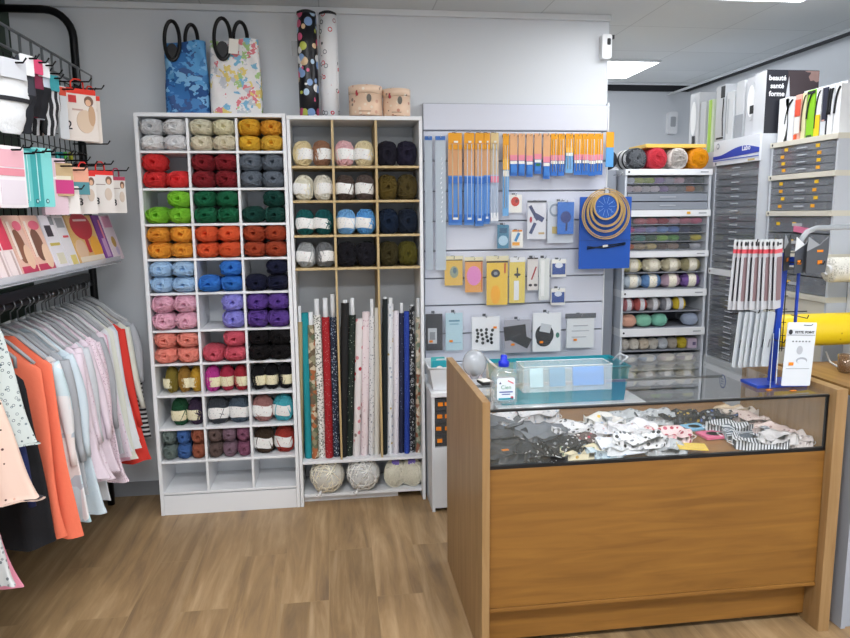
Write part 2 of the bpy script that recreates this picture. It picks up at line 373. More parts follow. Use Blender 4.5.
B_CREAM = band_mesh('Z', -.55, .25, .0, dots('E7E0BE', ['B9A56A', 'A08E5A', 'C7B67E'], 5.5, .2))
B_WHITE = band_mesh('Z', -.5, .35, .05, dots('ECECEA', ['B6B9BD', 'C98D8D', 'C4C8CC'], 5.5, .2))
B_XW = band_mesh('X', -.4, .4, 0, dots('EFE9D8', ['C2AC72', 'B99'+'988'], 5, .2), p=2.3)
B_XG = band_mesh('X', -.35, .35, 0, dots('DDDDE2', ['8A8FA0', 'A0A4AE'], 5, .2), p=2.3)
def yarn_ball(kind, cx, cy, cz, rx, ry, rz, colh, label, group, band=None, name='yarn_ball', roll=None):
    me = rnd.choice({'end': Y_END, 'up': Y_UP, 'side': Y_SIDE}[kind])
    o = bpy.data.objects.new(name, None); COL.objects.link(o); o.location = (cx, cy, cz-rz); o.empty_display_size = .03
    tag(o, label, 'yarn', group)
    j = rnd.uniform(.93, 1.05)
    c = hexc(colh); mx_ = max(c); k_ = min(1.26, .98/mx_); c = [(x*.94+.045*mx_)*j*k_ for x in c]
    rr = (0, rnd.uniform(-.09, .09) if kind == 'end' else 0, rnd.choice((0, PI)))
    b = share(me, 'yarn', o, (0, 0, rz), rr, (rx, ry, rz), c)
    if band: share(band, 'paper_band', o, (0, 0, rz), (0, 0, rnd.uniform(-.5, .5) if kind == 'up' else 0), (rx, ry, rz))
    return o

# ================================================================== BOOKCASE 1
FY = 3.59; BD = .295
BX = [-.922, -.69, -.457, -.231]
BZ = [2.03, 1.863, 1.684, 1.51, 1.338, 1.166, .977, .805, .639, .463, .287, .117]
t = .016
bc = empty('bookcase', 'tall white cubby bookcase with three columns of coloured yarn', 'bookcase', (BX[0], FY+BD/2, 0))
ox, oy = BX[0], FY+BD/2
def bpart(name, a, b, m=WHITE, bev=.0012, par=None, ox=ox, oy=oy):
    g = G(); g.b2((a[0]-ox, a[1]-oy, a[2]), (b[0]-ox, b[1]-oy, b[2]), m); return g.build(name, par or bc, bev=bev)
bpart('side_panel', (BX[0]-.014, FY, 0), (BX[0]+.004, FY+BD, 2.03)); bpart('side_panel', (BX[3]-.004, FY, 0), (BX[3]+.014, FY+BD, 2.03))
bpart('top_panel', (BX[0]-.014, FY-.001, 2.03), (BX[3]+.014, FY+BD, 2.048))
bpart('back_panel', (BX[0]+.005, FY+BD-.006, .1), (BX[3]-.005, FY+BD, 2.028), WHITE2, 0)
bpart('base_panel', (BX[0]+.005, FY+.003, 0), (BX[3]-.005, FY+.02, .105), WHITE)
for k, z in enumerate(BZ[1:]):
    z0, z1 = z-.006, z+.006
    bpart('shelf', (BX[0]+.005, FY+.003, z0), (BX[3]-.005, FY+BD-.007, z1))
for x in BX[1:3]:
    g = G()
    for k in range(11):
        g.b2((x-.006-ox, FY+.004-oy, BZ[k+1]+.0065), (x+.006-ox, FY+BD-.008-oy, BZ[k]-.0065), WHITE)
    g.build('divider', bc)
GRP1 = 'yarn balls in the tall white cubby bookcase'
ORD = ['top', 'second', 'third', 'fourth', 'fifth', 'sixth', 'seventh', 'eighth', 'ninth', 'tenth']
CW = ['left', 'middle', 'right']
def cell_balls(row, colm, cols, miss=(), names='', depth=.0, fill='2x2'):
    x0, x1 = BX[colm]+(.006 if colm else .005), BX[colm+1]-.007; z0 = BZ[row+1]+.0065
    top = BZ[row]-.0065
    hgt = top-z0
    w = (x1-x0)/2
    for q in range(4):
        if q in miss: continue
        cx = x0+w*(.5+(q % 2)); lv = 1 if q < 2 else 0
        rz = (hgt/4+.0005)*rnd.uniform(.97, 1.0); rx = w/2+.0005
        cz = z0+rz if lv == 0 else z0+2*(hgt/4-.0005)+rz
        nm = ['upper left', 'upper right', 'lower left', 'lower right'][q]
        yarn_ball('end', cx, FY+.072+rnd.uniform(-.006, .008)+depth, cz, rx, .095, rz, cols[q] if isinstance(cols, (list, tuple)) else cols,
                  '%s yarn ball, %s in the %s compartment of the bookcase\'s %s row' % (names if isinstance(names, str) else names[q], nm, CW[colm], ORD[row]), GRP1)
cell_balls(0, 0, ['D4D6D9', 'FDFDFD', 'FEFEFE', 'FBFBFD'], names=['dull white recessed', 'snow white', 'plump snow white', 'snow white'])
cell_balls(0, 1, ['FBF6DC', 'FBF5D2', 'F8F0D8', 'FBF2D6'], names='ivory')
cell_balls(0, 2, ['F6BE14', 'E0A010', 'F4C41E', 'F6C634'], names='sunny yellow')
cell_balls(1, 0, 'DD1419', (1,), 'bright red'); cell_balls(1, 1, '8E1522', (), 'burgundy'); cell_balls(1, 2, '6C7682', (), 'slate grey')
cell_balls(2, 0, '7FC61E', (0,), 'lime green'); cell_balls(2, 1, '0F6A44', (), 'emerald green'); cell_balls(2, 2, '12483F', (0,), 'dark bottle green')
cell_balls(3, 0, 'F2A20C', (), 'amber yellow'); cell_balls(3, 1, 'E2550F', (), 'orange'); cell_balls(3, 2, 'A93E14', (), 'rust brown')
cell_balls(4, 0, 'A9CBEA', (), 'pale blue'); cell_balls(4, 1, '1E78D0', (0,), 'bright blue'); cell_balls(4, 2, '181C38', (0,), 'navy')
cell_balls(5, 0, 'F0B7CC', (), 'pale pink'); cell_balls(5, 1, '8E8ADB', (0, 2), 'lilac'); cell_balls(5, 2, '5F3B95', (), 'purple')
cell_balls(6, 0, 'F2917F', (), 'salmon'); cell_balls(6, 1, 'CE4F63', (0,), 'rose'); cell_balls(6, 2, '141012', (), 'black')
def cell_up(row, colm, cols, names, band, r0=0, n=None, off=0):
    x0, x1 = BX[colm]+.007, BX[colm+1]-.007; z0 = BZ[row+1]+.0065
    x0 += off; w = (x1-x0)/len(cols)
    for q, c in enumerate(cols):
        rz = (BZ[row]-BZ[row+1])*.39; pl = {3: ['left', 'centre', 'right'], 2: ['left', 'right']}[len(cols)][q]
        yarn_ball('up', x0+w*(q+.5), FY+.075+rnd.uniform(0, .012), z0+rz, w/2-.001, .055, rz, c,
                  '%s yarn ball with paper band, %s in the %s compartment, %s row' % (names[q], pl, CW[colm], ORD[row]), GRP1, band)
cell_up(7, 0, ['8C7A2A', 'A37A2C', 'C79A20'], ['olive', 'ochre', 'mustard'], B_CREAM, off=.03)
cell_up(7, 1, ['BE2E92', 'B22043', 'A81C30'], ['magenta', 'cherry', 'crimson'], B_CREAM)
cell_up(7, 2, ['17161A', '151418', '18161B'], ['black', 'black', 'black'], B_CREAM)
cell_up(8, 0, ['1E4F33', '3B2E44'], ['forest green', 'dark plum'], B_CREAM, off=.05)
cell_up(8, 1, ['3C4148', '4A5866'], ['charcoal', 'steel grey'], B_WHITE)
cell_up(8, 2, ['9A6A66', '3FA7B5'], ['dusty pink brown', 'turquoise topped'], B_WHITE)
cell_up(9, 2, ['3E3026', 'A53227'], ['dark brown', 'brick red variegated'], B_WHITE)
def six(row, colm, cols, names):
    x0, x1 = BX[colm]+.006, BX[colm+1]-.007; w = (x1-x0)/3; z0 = BZ[row+1]+.0065
    for q in range(6):
        rz = .0405; lv = 1-q//3
        yarn_ball('end', x0+w*(q % 3+.5), FY+.085, z0+rz+lv*(2*rz+.001), w/2-.0008, .08, rz, cols[q % 3],
                  '%s yarn ball, %s level of the %s compartment, tenth row' % (names[q % 3], 'upper' if lv else 'lower', CW[colm]), GRP1)
six(9, 0, ['6E7C78', '3D68A6', 'A0593F'], ['grey green', 'denim blue', 'terracotta']); six(9, 1, ['6E5A55', '8A6D7C', '8D5570'], ['taupe', 'mauve grey', 'plum mauve'])

# ================================================================== BOOKCASE 2
CX = [-.198, .010, .228, .446]; CZ = [2.02, 1.79, 1.619, 1.445, 1.277]
OAK = wood('oak_edge', 'B69C6B', 'CDB68A', 'Z', 1, .5)
bc2 = empty('bookcase', 'white bookcase with oak dividers, yarn above and fabric rolls below', 'bookcase', (CX[0], FY+BD/2, 0))
ox2 = CX[0]
def c2(name, a, b, m=WHITE): return bpart(name, a, b, m, .0012, bc2, ox2, oy)
c2('side_panel', (CX[0]-.016, FY, 0), (CX[0], FY+BD, 2.02)); c2('side_panel', (CX[3], FY, 0), (CX[3]+.016, FY+BD, 2.02))
c2('top_panel', (CX[0]-.016, FY-.001, 2.021), (CX[3]+.016, FY+BD, 2.04)); c2('back_panel', (CX[0]+.001, FY+BD-.006, .06), (CX[3]-.001, FY+BD, 2.02), mat('B9BDC2', .6))
for z in CZ[1:]: c2('shelf', (CX[0]+.001, FY+.004, z-.006), (CX[3]-.001, FY+BD-.007, z+.006), OAK)
for x in CX[1:3]:
    g = G()
    zz = [2.02]+CZ[1:]
    for k in range(4): g.b2((x-.006-ox2, FY+.004-oy, zz[k+1]+.0065), (x+.006-ox2, FY+BD-.008-oy, zz[k]-(.0065 if k else .001)), OAK)
    g.b2((x-.005-ox2, FY+.006-oy, .2515), (x+.005-ox2, FY+BD-.008-oy, CZ[4]-.0065), OAK); g.build('divider', bc2)
c2('shelf', (CX[0]+.001, FY+.004, .235), (CX[3]-.001, FY+BD-.007, .2505), WHITE)
c2('shelf', (CX[0]+.001, FY+.03, .04), (CX[3]-.001, FY+BD-.007, .056), WHITE)
c2('base_panel', (CX[0]+.001, FY+.07, 0), (CX[3]-.13, FY+.085, .039), WHITE)
GRP2 = 'yarn balls in the bookcase with oak dividers'
S2 = [[(['DCCB9E', '9A6F55'], ['cream and brown', 'beige and brown'], B_WHITE, 'R'), (['E7B9BE', 'EBDDB4'], ['pink and cream', 'pale pink and yellow'], B_WHITE, 'R'), (['22202C', '262335'], ['black', 'midnight black'], None, 'R')],
      [(['E3DFCC', 'DDD9CC'], ['ivory', 'off white'], B_WHITE, 'R'), (['54463F', '5E514C'], ['dark taupe', 'brown grey'], B_WHITE, 'R'), (['5A4A1B', '514523'], ['olive brown', 'dark olive'], None, 'R')],
      [(['14605F', '12585A'], ['deep teal', 'deep teal'], B_WHITE, 'R'), (['6FA8D8', '4F97D2'], ['sky blue', 'cornflower blue'], B_WHITE, 'R'), (['152338', '1D2636'], ['navy', 'ink blue'], None, 'R')],
      [(['A2A5A6', '77797B'], ['silver grey', 'mid grey'], B_WHITE, 'R'), (['1B1A20', '1E1D24'], ['black', 'black'], None, 'R'), (['3A3319', '565017'], ['dark khaki', 'mossy khaki'], None, 'R')]]
for r in range(4):
    for c in range(3):
        cols, nms, bd, _ = S2[r][c]
        x0, x1 = CX[c]+.008, CX[c+1]-.008; w = (x1-x0)/2
        for q in range(2):
            rz = .063; up = 'up' if bd else 'end'
            yarn_ball(up, x0+w*(q+.5), FY+.075, CZ[r+1]+.0065+rz, w/2-.001, .06, rz, cols[q],
                      '%s yarn ball, %s one in the %s compartment, oak-divided %s row' % (nms[q], 'left' if q == 0 else 'right', CW[c], ORD[r]), GRP2, bd)
# ---------------- fabric rolls
def fabric_roll(xt, xb, ytop, ycore, r, m, label, depth=.1, lean=0, core=True):
    yp = FY+depth
    top = at(xt, ytop, Y=yp); bot = at(xb, 462, Y=yp); z0 = .2512
    L = top.z-z0
    o = empty('fabric_roll', label, 'fabric roll', (bot.x, yp, z0), group='fabric rolls standing in the bookcase')
    dx = top.x-bot.x
    g = G(); n = 14
    def fn(u, v):
        a = 2*PI*u; rr = r*(1+.05*math.sin(3*a+v*4))*(1+.03*math.sin(v*17)); rr += .0022 if .02 < u < .12 else 0
        return (dx*v+rr*math.cos(a), rr*math.sin(a)*1.05+.0015*math.sin(v*9), L*v)
    g.grid(fn, 28, n, m, closeu=True)
    # spiral end of the wound cloth
    sp = []; 
    for k in range(40): a = 2*PI*k/12; rr = r*(.35+.6*k/40); sp.append((dx+rr*math.cos(a), rr*math.sin(a), L))
    g.tube(sp, .0012, m, 4); g.add([(dx+r*.97*math.cos(2*PI*k/20), r*.97*math.sin(2*PI*k/20), L-.001) for k in range(20)], [list(range(20))], m)
    g.build('cloth', o)
    if ycore:
        tz = at(xt, ycore, Y=yp).z-z0
        g = G(); g.lathe([(r*.62, L-.05), (r*.62, tz), (r*.45, tz), (r*.45, L-.04)], mat('DFE1E4', .7), 14, (dx, 0, 0)); g.build('cardboard_tube', o)
M_ = lambda *a: mat(*a)
rolls = [
 (300, 301, 322, 306, .011, mat('A99873', .9), 'thin beige fabric roll at far left, beside bookcase side'),
 (305, 309, 313, None, .018, mat('1B8A94', .85), 'plain teal fabric roll second from the left'),
 (311, 315.5, 325, 312, .016, ramp_cells(['6B5A45', 'A8623A', '8E8A6E', 'C9BBA0', '5F6B52'], 40, noise=.02), 'brown and green patchwork print fabric roll next to teal roll'),
 (317, 322.5, 315, 299, .018, dots('E6E6E0', ['8D8F88', '70756C'], 95, .42), 'white fabric roll with fine grey sprigs, left of the red roll'),
 (325.5, 329.5, 317, 298, .018, dots('A3141F', ['D8B8B4'], 110, .16), 'red fabric roll with tiny pale dots'),
 (333, 336.5, 317, 294, .016, dots('232B3F', ['C9D2DC', '7F93B0'], 95, .33), 'dark navy fabric roll with pale speckles, right of the red roll'),
 (345, 343.5, 303, 300, .018, dots('121214', ['5E2B33', '222226'], 70, .1), 'almost black fabric roll right of the first divider'),
 (352.5, 349.5, 315, 298, .016, dots('16241C', ['B9C4B4'], 75, .17), 'dark green fabric roll with white dots'),
 (359.5, 356.5, 319, None, .017, dots('E6E0E0', ['C21F3A', 'E6E0E0', 'D98A92', 'E9E2E2', '8A7A74'], 30, .32), 'white fabric roll with large red flowers'),
 (366, 364.5, 312, None, .018, dots('EBDDE0', ['D9BFC6', 'C9A9B4'], 60, .25), 'pale pink white fabric roll right of red flowered roll'),
 (372, 371.5, 316, 299, .013, dots('DCDCDE', ['7C8088', '9AA0A8'], 80, .28), 'light grey fabric roll with small dark flecks'),
 (377, 377, 308, None, .013, mat('DCDAD4', .9), 'plain off white fabric roll left of second divider'),
 (385, 384.5, 299, 297, .012, mat('1C2426', .9), 'plain black fabric roll right of second divider'),
 (390.5, 390.2, 304, 298, .014, dots('E0E2E6', ['B9A15C', 'A9B4C4', 'C9CDD4'], 38, .25), 'white fabric roll with faint gold and blue sprigs'),
 (396, 396, 311, None, .013, dots('E3DEE6', ['C9BECF', 'B9B4C9'], 60, .2), 'pale lilac white fabric roll left of dark navy one'),
 (401.5, 401.5, 313, 303, .012, dots('1A2140', ['A9B7DE'], 70, .13), 'navy fabric roll with sparse pale dots, left of royal blue'),
 (406.5, 407, 311.5, None, .0125, dots('1F3E9E', ['3F62C0'], 90, .2), 'royal blue fabric roll'),
 (412, 412.3, 306, 305, .0125, dots('15161C', ['D4D6DA'], 62, .42, ring=.3), 'black fabric roll with white chain rings'),
 (418, 418, 317, 298, .0115, ramp_cells(['C6B69E', '8A5A45', '9DA392', 'D9D0C0', '6F7F6E'], 44, noise=.02), 'floral tan and sage fabric roll against right side'),
]
for i, (xt, xb, yt, yc, r, m, lb) in enumerate(rolls): fabric_roll(xt, xb, yt, yc, r*1.13, m, lb, depth=.06+(i % 2)*.012)
# ---------------- big balls in the bottom
PL = clear('FFFFFF', .72, .15)
def big_ball(px, py, rpx, colh, label, yd=.05, zsc=.93):
    c = at(px, py, Y=FY+yd); r = rpx*FY/F_PX
    z = .0565
    o = bpy.data.objects.new('yarn_ball', None); COL.objects.link(o); o.location = (c.x, FY+yd+.03, z); tag(o, label, 'yarn', 'big white balls at the bottom')
    b = share(Y_UP[0], 'yarn', o, (0, 0, r*zsc), (R(20), R(60), 0), (r*.93, r*.93, r*zsc*.93), hexc(colh))
    g = G()
    def fn(u, v):
        a = 2*PI*u; ph = PI*v; k = 1+.025*math.sin(7*a+5*ph)+.02*math.sin(11*a-3*ph)
        return (r*1.0*k*math.sin(ph)*math.cos(a), r*k*math.sin(ph)*math.sin(a), max(.0005, r*zsc+r*zsc*1.0*math.cos(ph)*k))
    g.grid(fn, 30, 18, PL, closeu=True)
    g.tube([(-.03, -r*.7, r*.35), (-.04, -r*.95, .02), (-.05, -r*.98, .004)], [.004, .010, .014], PL, 7)
    g.build('plastic_wrap', o); return o
big_ball(327.5, 482, 18.5, 'F6F0DE', 'big cream yarn ball in plastic, left on bookcase bottom')
big_ball(363.5, 480, 18, 'FBFAF6', 'big white yarn ball in plastic, middle of bookcase bottom')
c = at(404, 480, Y=FY+.05)
for sx, lb in ((-1, 'left cream ball of the purple-labelled pair at bookcase bottom'), (1, 'right cream ball of the purple-labelled pair at bookcase bottom')):
    o = bpy.data.objects.new('yarn_ball', None); COL.objects.link(o); o.location = (c.x+sx*.045+.0, FY+.085, .0565); tag(o, lb, 'yarn', 'big white balls at the bottom')
    share(Y_UP[1], 'yarn', o, (0, 0, .074), (0, 0, sx), (.0465, .06, .074), hexc('FAF6E4'))
    g = G(); g.box((0, -.02, .145), (.04, .03, .026), mat('7A6BC0', .5)); g.build('purple_label', o)

# ================================================================== ON TOP OF THE BOOKCASES
TOPZ = 2.0485
def tote(px0, px1, ytop, Y, m, label, hx, hrx, hry, tagm=None, slouch=.02, patch=None):
    a = at(px0, ytop, Y=Y); b = at(px1, ytop, Y=Y); w = b.x-a.x; h = a.z-TOPZ; cx = (a.x+b.x)/2
    o = empty('tote_bag', label, 'bag', (cx, Y, TOPZ), 0, 'tote bags on the white bookcase')
    g = G(); D = .055
    def fn(u, v):
        t_ = 2*PI*u; cx_, sy = math.cos(t_), math.sin(t_)
        x = (w/2)*(abs(cx_)**.35)*(1 if cx_ > 0 else -1)*(1-.05*v+slouch*math.sin(5*v)); y = D*(abs(sy)**.6)*(1 if sy > 0 else -1)*(1-.65*v)
        y += .008*math.sin(9*v+x*30)+.005*math.sin(x*70+v*14)
        return (x, y, h*v*(1+.02*math.sin(x*22)) if v > .01 else 0)
    g.grid(fn, 48, 20, m, closeu=True); g.build('bag_body', o)
    hz = h*.97
    for i, (dx, dy, k) in enumerate(((hx[0], -D*.55, 1.0), (hx[1], D*.2, .85))):
        g = G(); P = []
        for j in range(28):
            an = 2*PI*j/28; P.append((dx+hrx*math.cos(an)*k, dy-.006+.012*math.sin(an), hz-.02+(hry if i == 0 else hry*.85)*(math.sin(an))+(.03 if i == 0 else .04)))
        g.tube(P, .0095, mat('121214', .35), 8, closed=True); g.build('handle', o)
        g = G(); g.ell((dx, hz-.045), hrx*.75, hry*.42, dy-.018, dy-.012, mat('1B1B1F', .45)); g.build('leather_patch', o)
    if tagm:
        g = G(); g.box((hx[0]+.055, -D*.55-.03, hz-.03), (.045, .003, .07), PAPER, (0, .1, 0)); g.build('price_tag', o)
    return o
DEN = ramp_cells(['2E6FB0', '5A9FD6', '1F4F8C', '7FB8E4', '39598F', '4A86C2'], 13, (1, 1, 1.3), noise=.25)
WPR = ramp_cells(['ECEAEA', 'ECEAEA', 'E2808A', 'ECEAEA', 'EAE6E8', '7FB9D8', 'ECEAEA', 'E8D27A', 'EDEBEB', 'A9CC8A', 'ECEAEA', 'C9CCD4'], 34, noise=.06)
tote(163, 207, 42, FY+.16, DEN, 'blue denim collage tote bag with round black handles', (-.055, .03), .036, .095)
tote(208, 260, 40, FY+.14, WPR, 'white tote bag with bright figure print, round black handles and tag', (-.052, .03), .04, .1, 1)
def oil_roll(px, ytop, Y, r, m, label, g_='oilcloth rolls on the bookcase top'):
    a = at(px, ytop, Y=Y); b = at(px, 113, Y=Y); L = a.z-TOPZ
    o = empty('oilcloth_roll', label, 'fabric roll', (a.x, Y, TOPZ), 0, g_)
    g = G(); g.lathe([(r, 0), (r*1.01, L*.3), (r, L*.7), (r, L)], m, 32); g.tube([(r*.99, -.002, .002), (r*1.05, -.012, .004+L*.5), (r*.99, -.002, L-.002)], .002, m, 5); g.build('cloth', o)
    g = G(); g.lathe([(r*.98, L), (r*.98, L+.012), (r*.6, L+.02), (r*.55, L+.004), (r*.3, L+.004)], DARK, 24); g.build('tube_end', o)
    return o
ORB = oil_roll(306, 15, FY+.10, .048, dots('15161E', ['E0608A', '8FB0E0', 'C7D060', 'E8C9A0', 'B9D4EC', 'F0F0F0'], 24, .5, .35), 'tall black oilcloth roll printed with coloured buttons and thread spools')
g = G(); g.box((-.062, 0, .33), (.03, .003, .07), mat('9A9DA0', .5)); g.build('paper_tag', ORB)
oil_roll(327.5, 16, FY+.10, .0445, dots('E6E7EA', ['55585E', 'D4304A', '8A8F98', 'A9747C', '6F737A'], 26, .3, .35, ring=.2), 'tall white oilcloth roll printed with grey notions and red bows')
def tin(px0, px1, ytop, Y, label):
    a = at(px0, ytop, Y=Y); b = at(px1, ytop, Y=Y); r = (b.x-a.x)/2; h = a.z-TOPZ
    o = empty('round_tin', label, 'tin', ((a.x+b.x)/2, Y, TOPZ), 0, 'round sewing tins')
    g = G(); m = dots('E9C9AE', ['C98A74', 'F0E2D2', '8A7468', 'D9A890', 'EFDCC8'], 34, .3, .5)
    g.lathe([(r*.96, 0), (r, .004), (r, h*.72), (r*.985, h*.72)], m, 36); g.build('tin_body', o)
    g = G(); g.lathe([(r*.97, h*.73), (r*1.02, h*.73), (r*1.02, h*.985), (r*.98, h), (0.0001, h*.985)], dots('EBCFB6', ['D49A84', 'F2E6D8', '9A8478'], 40, .3, .4), 36)
    g.build('lid', o)
    g = G(); g.ell((r*.15, h*.55), .012, .02, -r*1.035, -r*.99, mat('6F6A62', .6)); g.ell((-r*.55, h*.72), .007, .014, -r*.88, -r*.83, mat('A02A34', .6)); 
    g.box((-r*.1, -r*1.002, h*.12), (r*.7, .003, .005), mat('B99A80', .6)); g.build('printed_emblem', o)
tin(348.5, 382, 87, FY+.10, 'larger round pink tin, left of the two on bookcase'); tin(382.5, 410, 90, FY+.11, 'smaller round pink tin, right of the two on bookcase')

# ================================================================== SLATWALL
SY = 3.865
sw = empty('slatwall', 'white slatwall panel with grooves and hooks full of haberdashery packets', 'slatwall', (1.03, SY, 0))
SL = [2.15, 2.003, 1.84, 1.675, 1.51, 1.345, 1.19, 1.035, .871, .706, .54, .40]
for a, b in zip(SL[1:], SL[:-1]):
    g = G(); g.b2((-.525, 0, a+.004), (.525, .018, b-.004), mat('D3D6E2', .4)); g.build('slat', sw, bev=.003)
g = G(); g.b2((-.525, .018, .4), (.525, .033, 2.15), mat('8F929C', .6)); g.build('backing_board', sw)
g = G(); g.b2((.5255, -.002, .4), (.532, .033, 2.16), WHITE); g.build('edge_trim', sw)
PF = SY-.02     # plane where packets start
CARDN = {}
def hook(px, pz, Y1, parent, Y0=SY, ox=1.03):
    """chrome peg hook out of the slatwall; px is world x"""
    g = G(); x = px-ox
    g.tube([(x, 0, pz-parent.location.z+.012), (x, Y1-SY-.012, pz-parent.location.z+.006), (x, Y1-SY-.022, pz-parent.location.z+.02)], .0022, CHROME, 6)
    g.box((x, -.003, pz-parent.location.z+.012), (.018, .006, .014), mat('5A5D64', .4, .6)); g.build('peg_hook', parent)
def sticker(o, x, z, y, w=.018, h=.012, m=ORANGE):
    g = G(); g.box((x, y-.0012, z), (w, .0012, h), m); g.build('price_sticker', o)
def packet(name, label, cat, x0, y0, x1, y1, Y, th=.012, group=None, rz=0, tilt=0, ry=0, hookit=True):
    """a packet hanging on the slatwall; returns its empty (top centre) and its size"""
    a = at(x0, y0, Y=Y); b = at(x1, y1, Y=Y); w = b.x-a.x; h = a.z-b.z
    o = empty(name, label, cat, ((a.x+b.x)/2, Y, a.z), 0, group, rot=(tilt, ry, rz))
    if hookit: hook((a.x+b.x)/2, a.z-.02, Y-.01, sw)
    return o, w, h
# long clear zip bags far left
for i, (x0, x1) in enumerate(((424.5, 433), (435, 446))):
    o, w, h = packet('long_needle_packet', ['long clear circular zip packet at the slatwall\'s far left edge', 'long clear packet of knitting rods, second from slatwall\'s left edge'][i], 'packet', x0, 136, x1, 270, PF-.02-i*.006, group='long clear rod packets')
    g = G(); g.rrect((0, -h/2), w, h, -.006, .004, .006, clear('C9D4DE', .35, .25)); g.build('plastic_sleeve', o)
    g = G(); g.box((0, -.008, -.012), (w*.96, .003, .02), mat('3D6FB8', .5)); g.build('header_card', o)
    g = G()
    for k in range(3): g.tube([(-w*.3+k*w*.3, -.001, -.03), (-w*.3+k*w*.3, -.001, -h+.02)], .0022, mat('D9DCE0', .3), 6)
    g.build('rods', o)
    g = G()
    for k in range(14): g.box((w*.1*(1 if i else -1)+.004*math.sin(k), -.008, -.12-k*.026), (.004, .002, .012), WHITE, (0, .4, 0))
    if i: g.build('printed_letters', o)
# knitting needle blisters
YL = mat('E8A01A', .5); YD = mat('F0B63A', .5); BL = mat('2D6CC0', .45); BD_ = mat('123E8E', .45); PEACH = mat('DDA87A', .6); PINKL = mat('E48A9E', .6); NEED = mat('C9B28E', .4); NEEDG = mat('BFD2E6', .35)
for i, (x0, x1, y1, nd, top, base, lb) in enumerate((
    (448, 462, 225, 2, YL, BL, 'widest orange and blue packet of thick knitting needles, leftmost'),
    (464, 474, 225, 2, YL, BL, 'orange and blue knitting needle packet right of widest one'),
    (475, 483.5, 226, 2, YL, BL, 'orange and blue needle packet with white dot, third of five'),
    (484, 489.5, 224, 1, YL, BL, 'narrow orange and blue needle packet, fourth of five long ones'),
    (490.5, 498, 223, 2, mat('D9BE88', .6), mat('C9CDD8', .5), 'beige and pink needle packet, rightmost of five long ones'))):
    o, w, h = packet('knitting_needle_packet', lb, 'needle packet', x0, 131, x1, y1, PF-.022-.002*(i % 2), group='long knitting needle packets')
    BB = clear('7FB4EC', .3, .15) if i < 4 else clear('EBC7CC', .4, .2)
    g = G(); g.box((0, 0, -h*.25), (w, .006, h*.44), PEACH if i < 4 else mat('D8C0A0', .6)); g.box((0, 0, -h*.735), (w, .006, h*.53), mat('5E92D6', .5) if i < 4 else mat('B9C4D6', .5)); g.build('backing_card', o)
    g = G(); g.rrect((0, -h*.02-.028), w*.98, .056, -.007, .0, .004, top); g.box((0, -.005, -.085), (w*.98, .008, .026), top); g.build('header_card', o)
    g = G(); g.box((0, -.008, -h*.52), (w, .008, .035), base if i < 4 else PINKL); g.build('grip_band', o); g = G(); g.box((0, -.008, -h*.93), (w*.95, .008, .045), base if i < 4 else mat('E6E8EC', .5)); g.build('grip_band', o)
    g = G()
    for k in range(nd):
        x = (k-(nd-1)/2)*w*.42
        g.tube([(x, -.012, -.07), (x, -.012, -h+.03)], .0032 if i == 0 else .0022, NEED if i == 0 else NEEDG, 8)
    g.build('needles', o)
    g = G(); g.box((0, -.013, -h*.93), (w*.4, .002, .012), WHITE); g.build('size_label', o); g = G(); g.box((w*.05, -.0095, -.058), (w*.3, .002, .01), PAPER); g.build('size_label', o)
sm = [(503, 508.5, 216, 0, 'long narrow orange and light blue packet starting the short needle row'), (510, 517, 176, 1, ''), (518.5, 524.5, 176, 1, ''), (526.5, 532.5, 177, 1, ''), (534.5, 541, 174, 2, ''), (543.5, 549.5, 179, 1, ''), (551, 557, 176, 3, ''), (558.5, 564, 176, 3, ''), (566, 572.5, 173, 4, ''), (574.5, 581, 175, 3, ''), (582.5, 588.5, 175, 3, ''), (589.5, 595, 176, 3, ''), (596, 602, 175, 3, '')]
LBS = {1: 'peach and pink short needle packet, %s from the row\'s left', 2: 'peach short needle packet with green spot, %s from the row\'s left', 3: 'orange topped short needle packet, %s from the row\'s left', 4: 'orange and pale blue short needle packet, %s from the row\'s left'}
NTH = ['first', 'second', 'third', 'fourth', 'fifth', 'sixth', 'seventh', 'eighth', 'ninth', 'tenth', 'eleventh', 'twelfth', 'thirteenth']
for i, (x0, x1, y1, kd, lb) in enumerate(sm):
    o, w, h = packet('crochet_hook_packet', lb or LBS[kd] % NTH[i], 'needle packet', x0, 133.5, x1, y1, PF-.03-.002*(i % 2), group='short needle packets along the slatwall top')
    topm = PEACH if kd in (1, 2) else YL
    k1 = .55 if kd != 4 else .4
    if kd == 0: k1 = .35
    g = G(); g.box((0, 0, -h*k1/2), (w, .005, h*k1), topm); g.box((0, 0, -h*(1+k1)/2), (w, .005, h*(1-k1)-.001), BL if kd not in (0, 4) else mat('6FA8DA', .4)); g.build('backing_card', o)
    g = G(); g.box((0, -.004, -h*(k1+.02)), (w, .004, h*.13), PINKL if kd in (1, 2, 3) else YD); g.box((0, -.004, -h*(k1+.13)), (w*.9, .004, h*.07), PAPER); g.build('printed_band', o)
    if kd in (0, 3, 4):
        g = G(); g.tube([(-w*.2, -.006, -h*.14), (-w*.2, -.006, -h*.9)], .0018, NEED, 6); g.tube([(w*.2, -.006, -h*.14), (w*.2, -.006, -h*.9)], .0018, NEEDG, 6); g.build('needles', o)
    else:
        g = G(); g.rrect((0, -h*.83), w*.8, h*.2, -.010, -.0026, .003, clear('3F8AE0', .25, .15)); g.build('blister', o)
        if kd == 2: 
            g = G(); g.ell((0, -h*.77), w*.35, .008, -.012, -.0101, mat('1E6A3A', .5)); g.build('green_spot', o)
o, w, h = packet('crochet_hook_packet', 'orange and blue packet hanging past the slatwall\'s right edge', 'needle packet', 606.5, 132, 613, 167, PF-.03, group='short needle packets along the slatwall top', hookit=False)
g = G(); g.box((0, 0, -h*.22), (w, .005, h*.44), YL); g.box((0, 0, -h*.72), (w, .005, h*.56), mat('5AA0DC', .4)); g.build('backing_card', o)
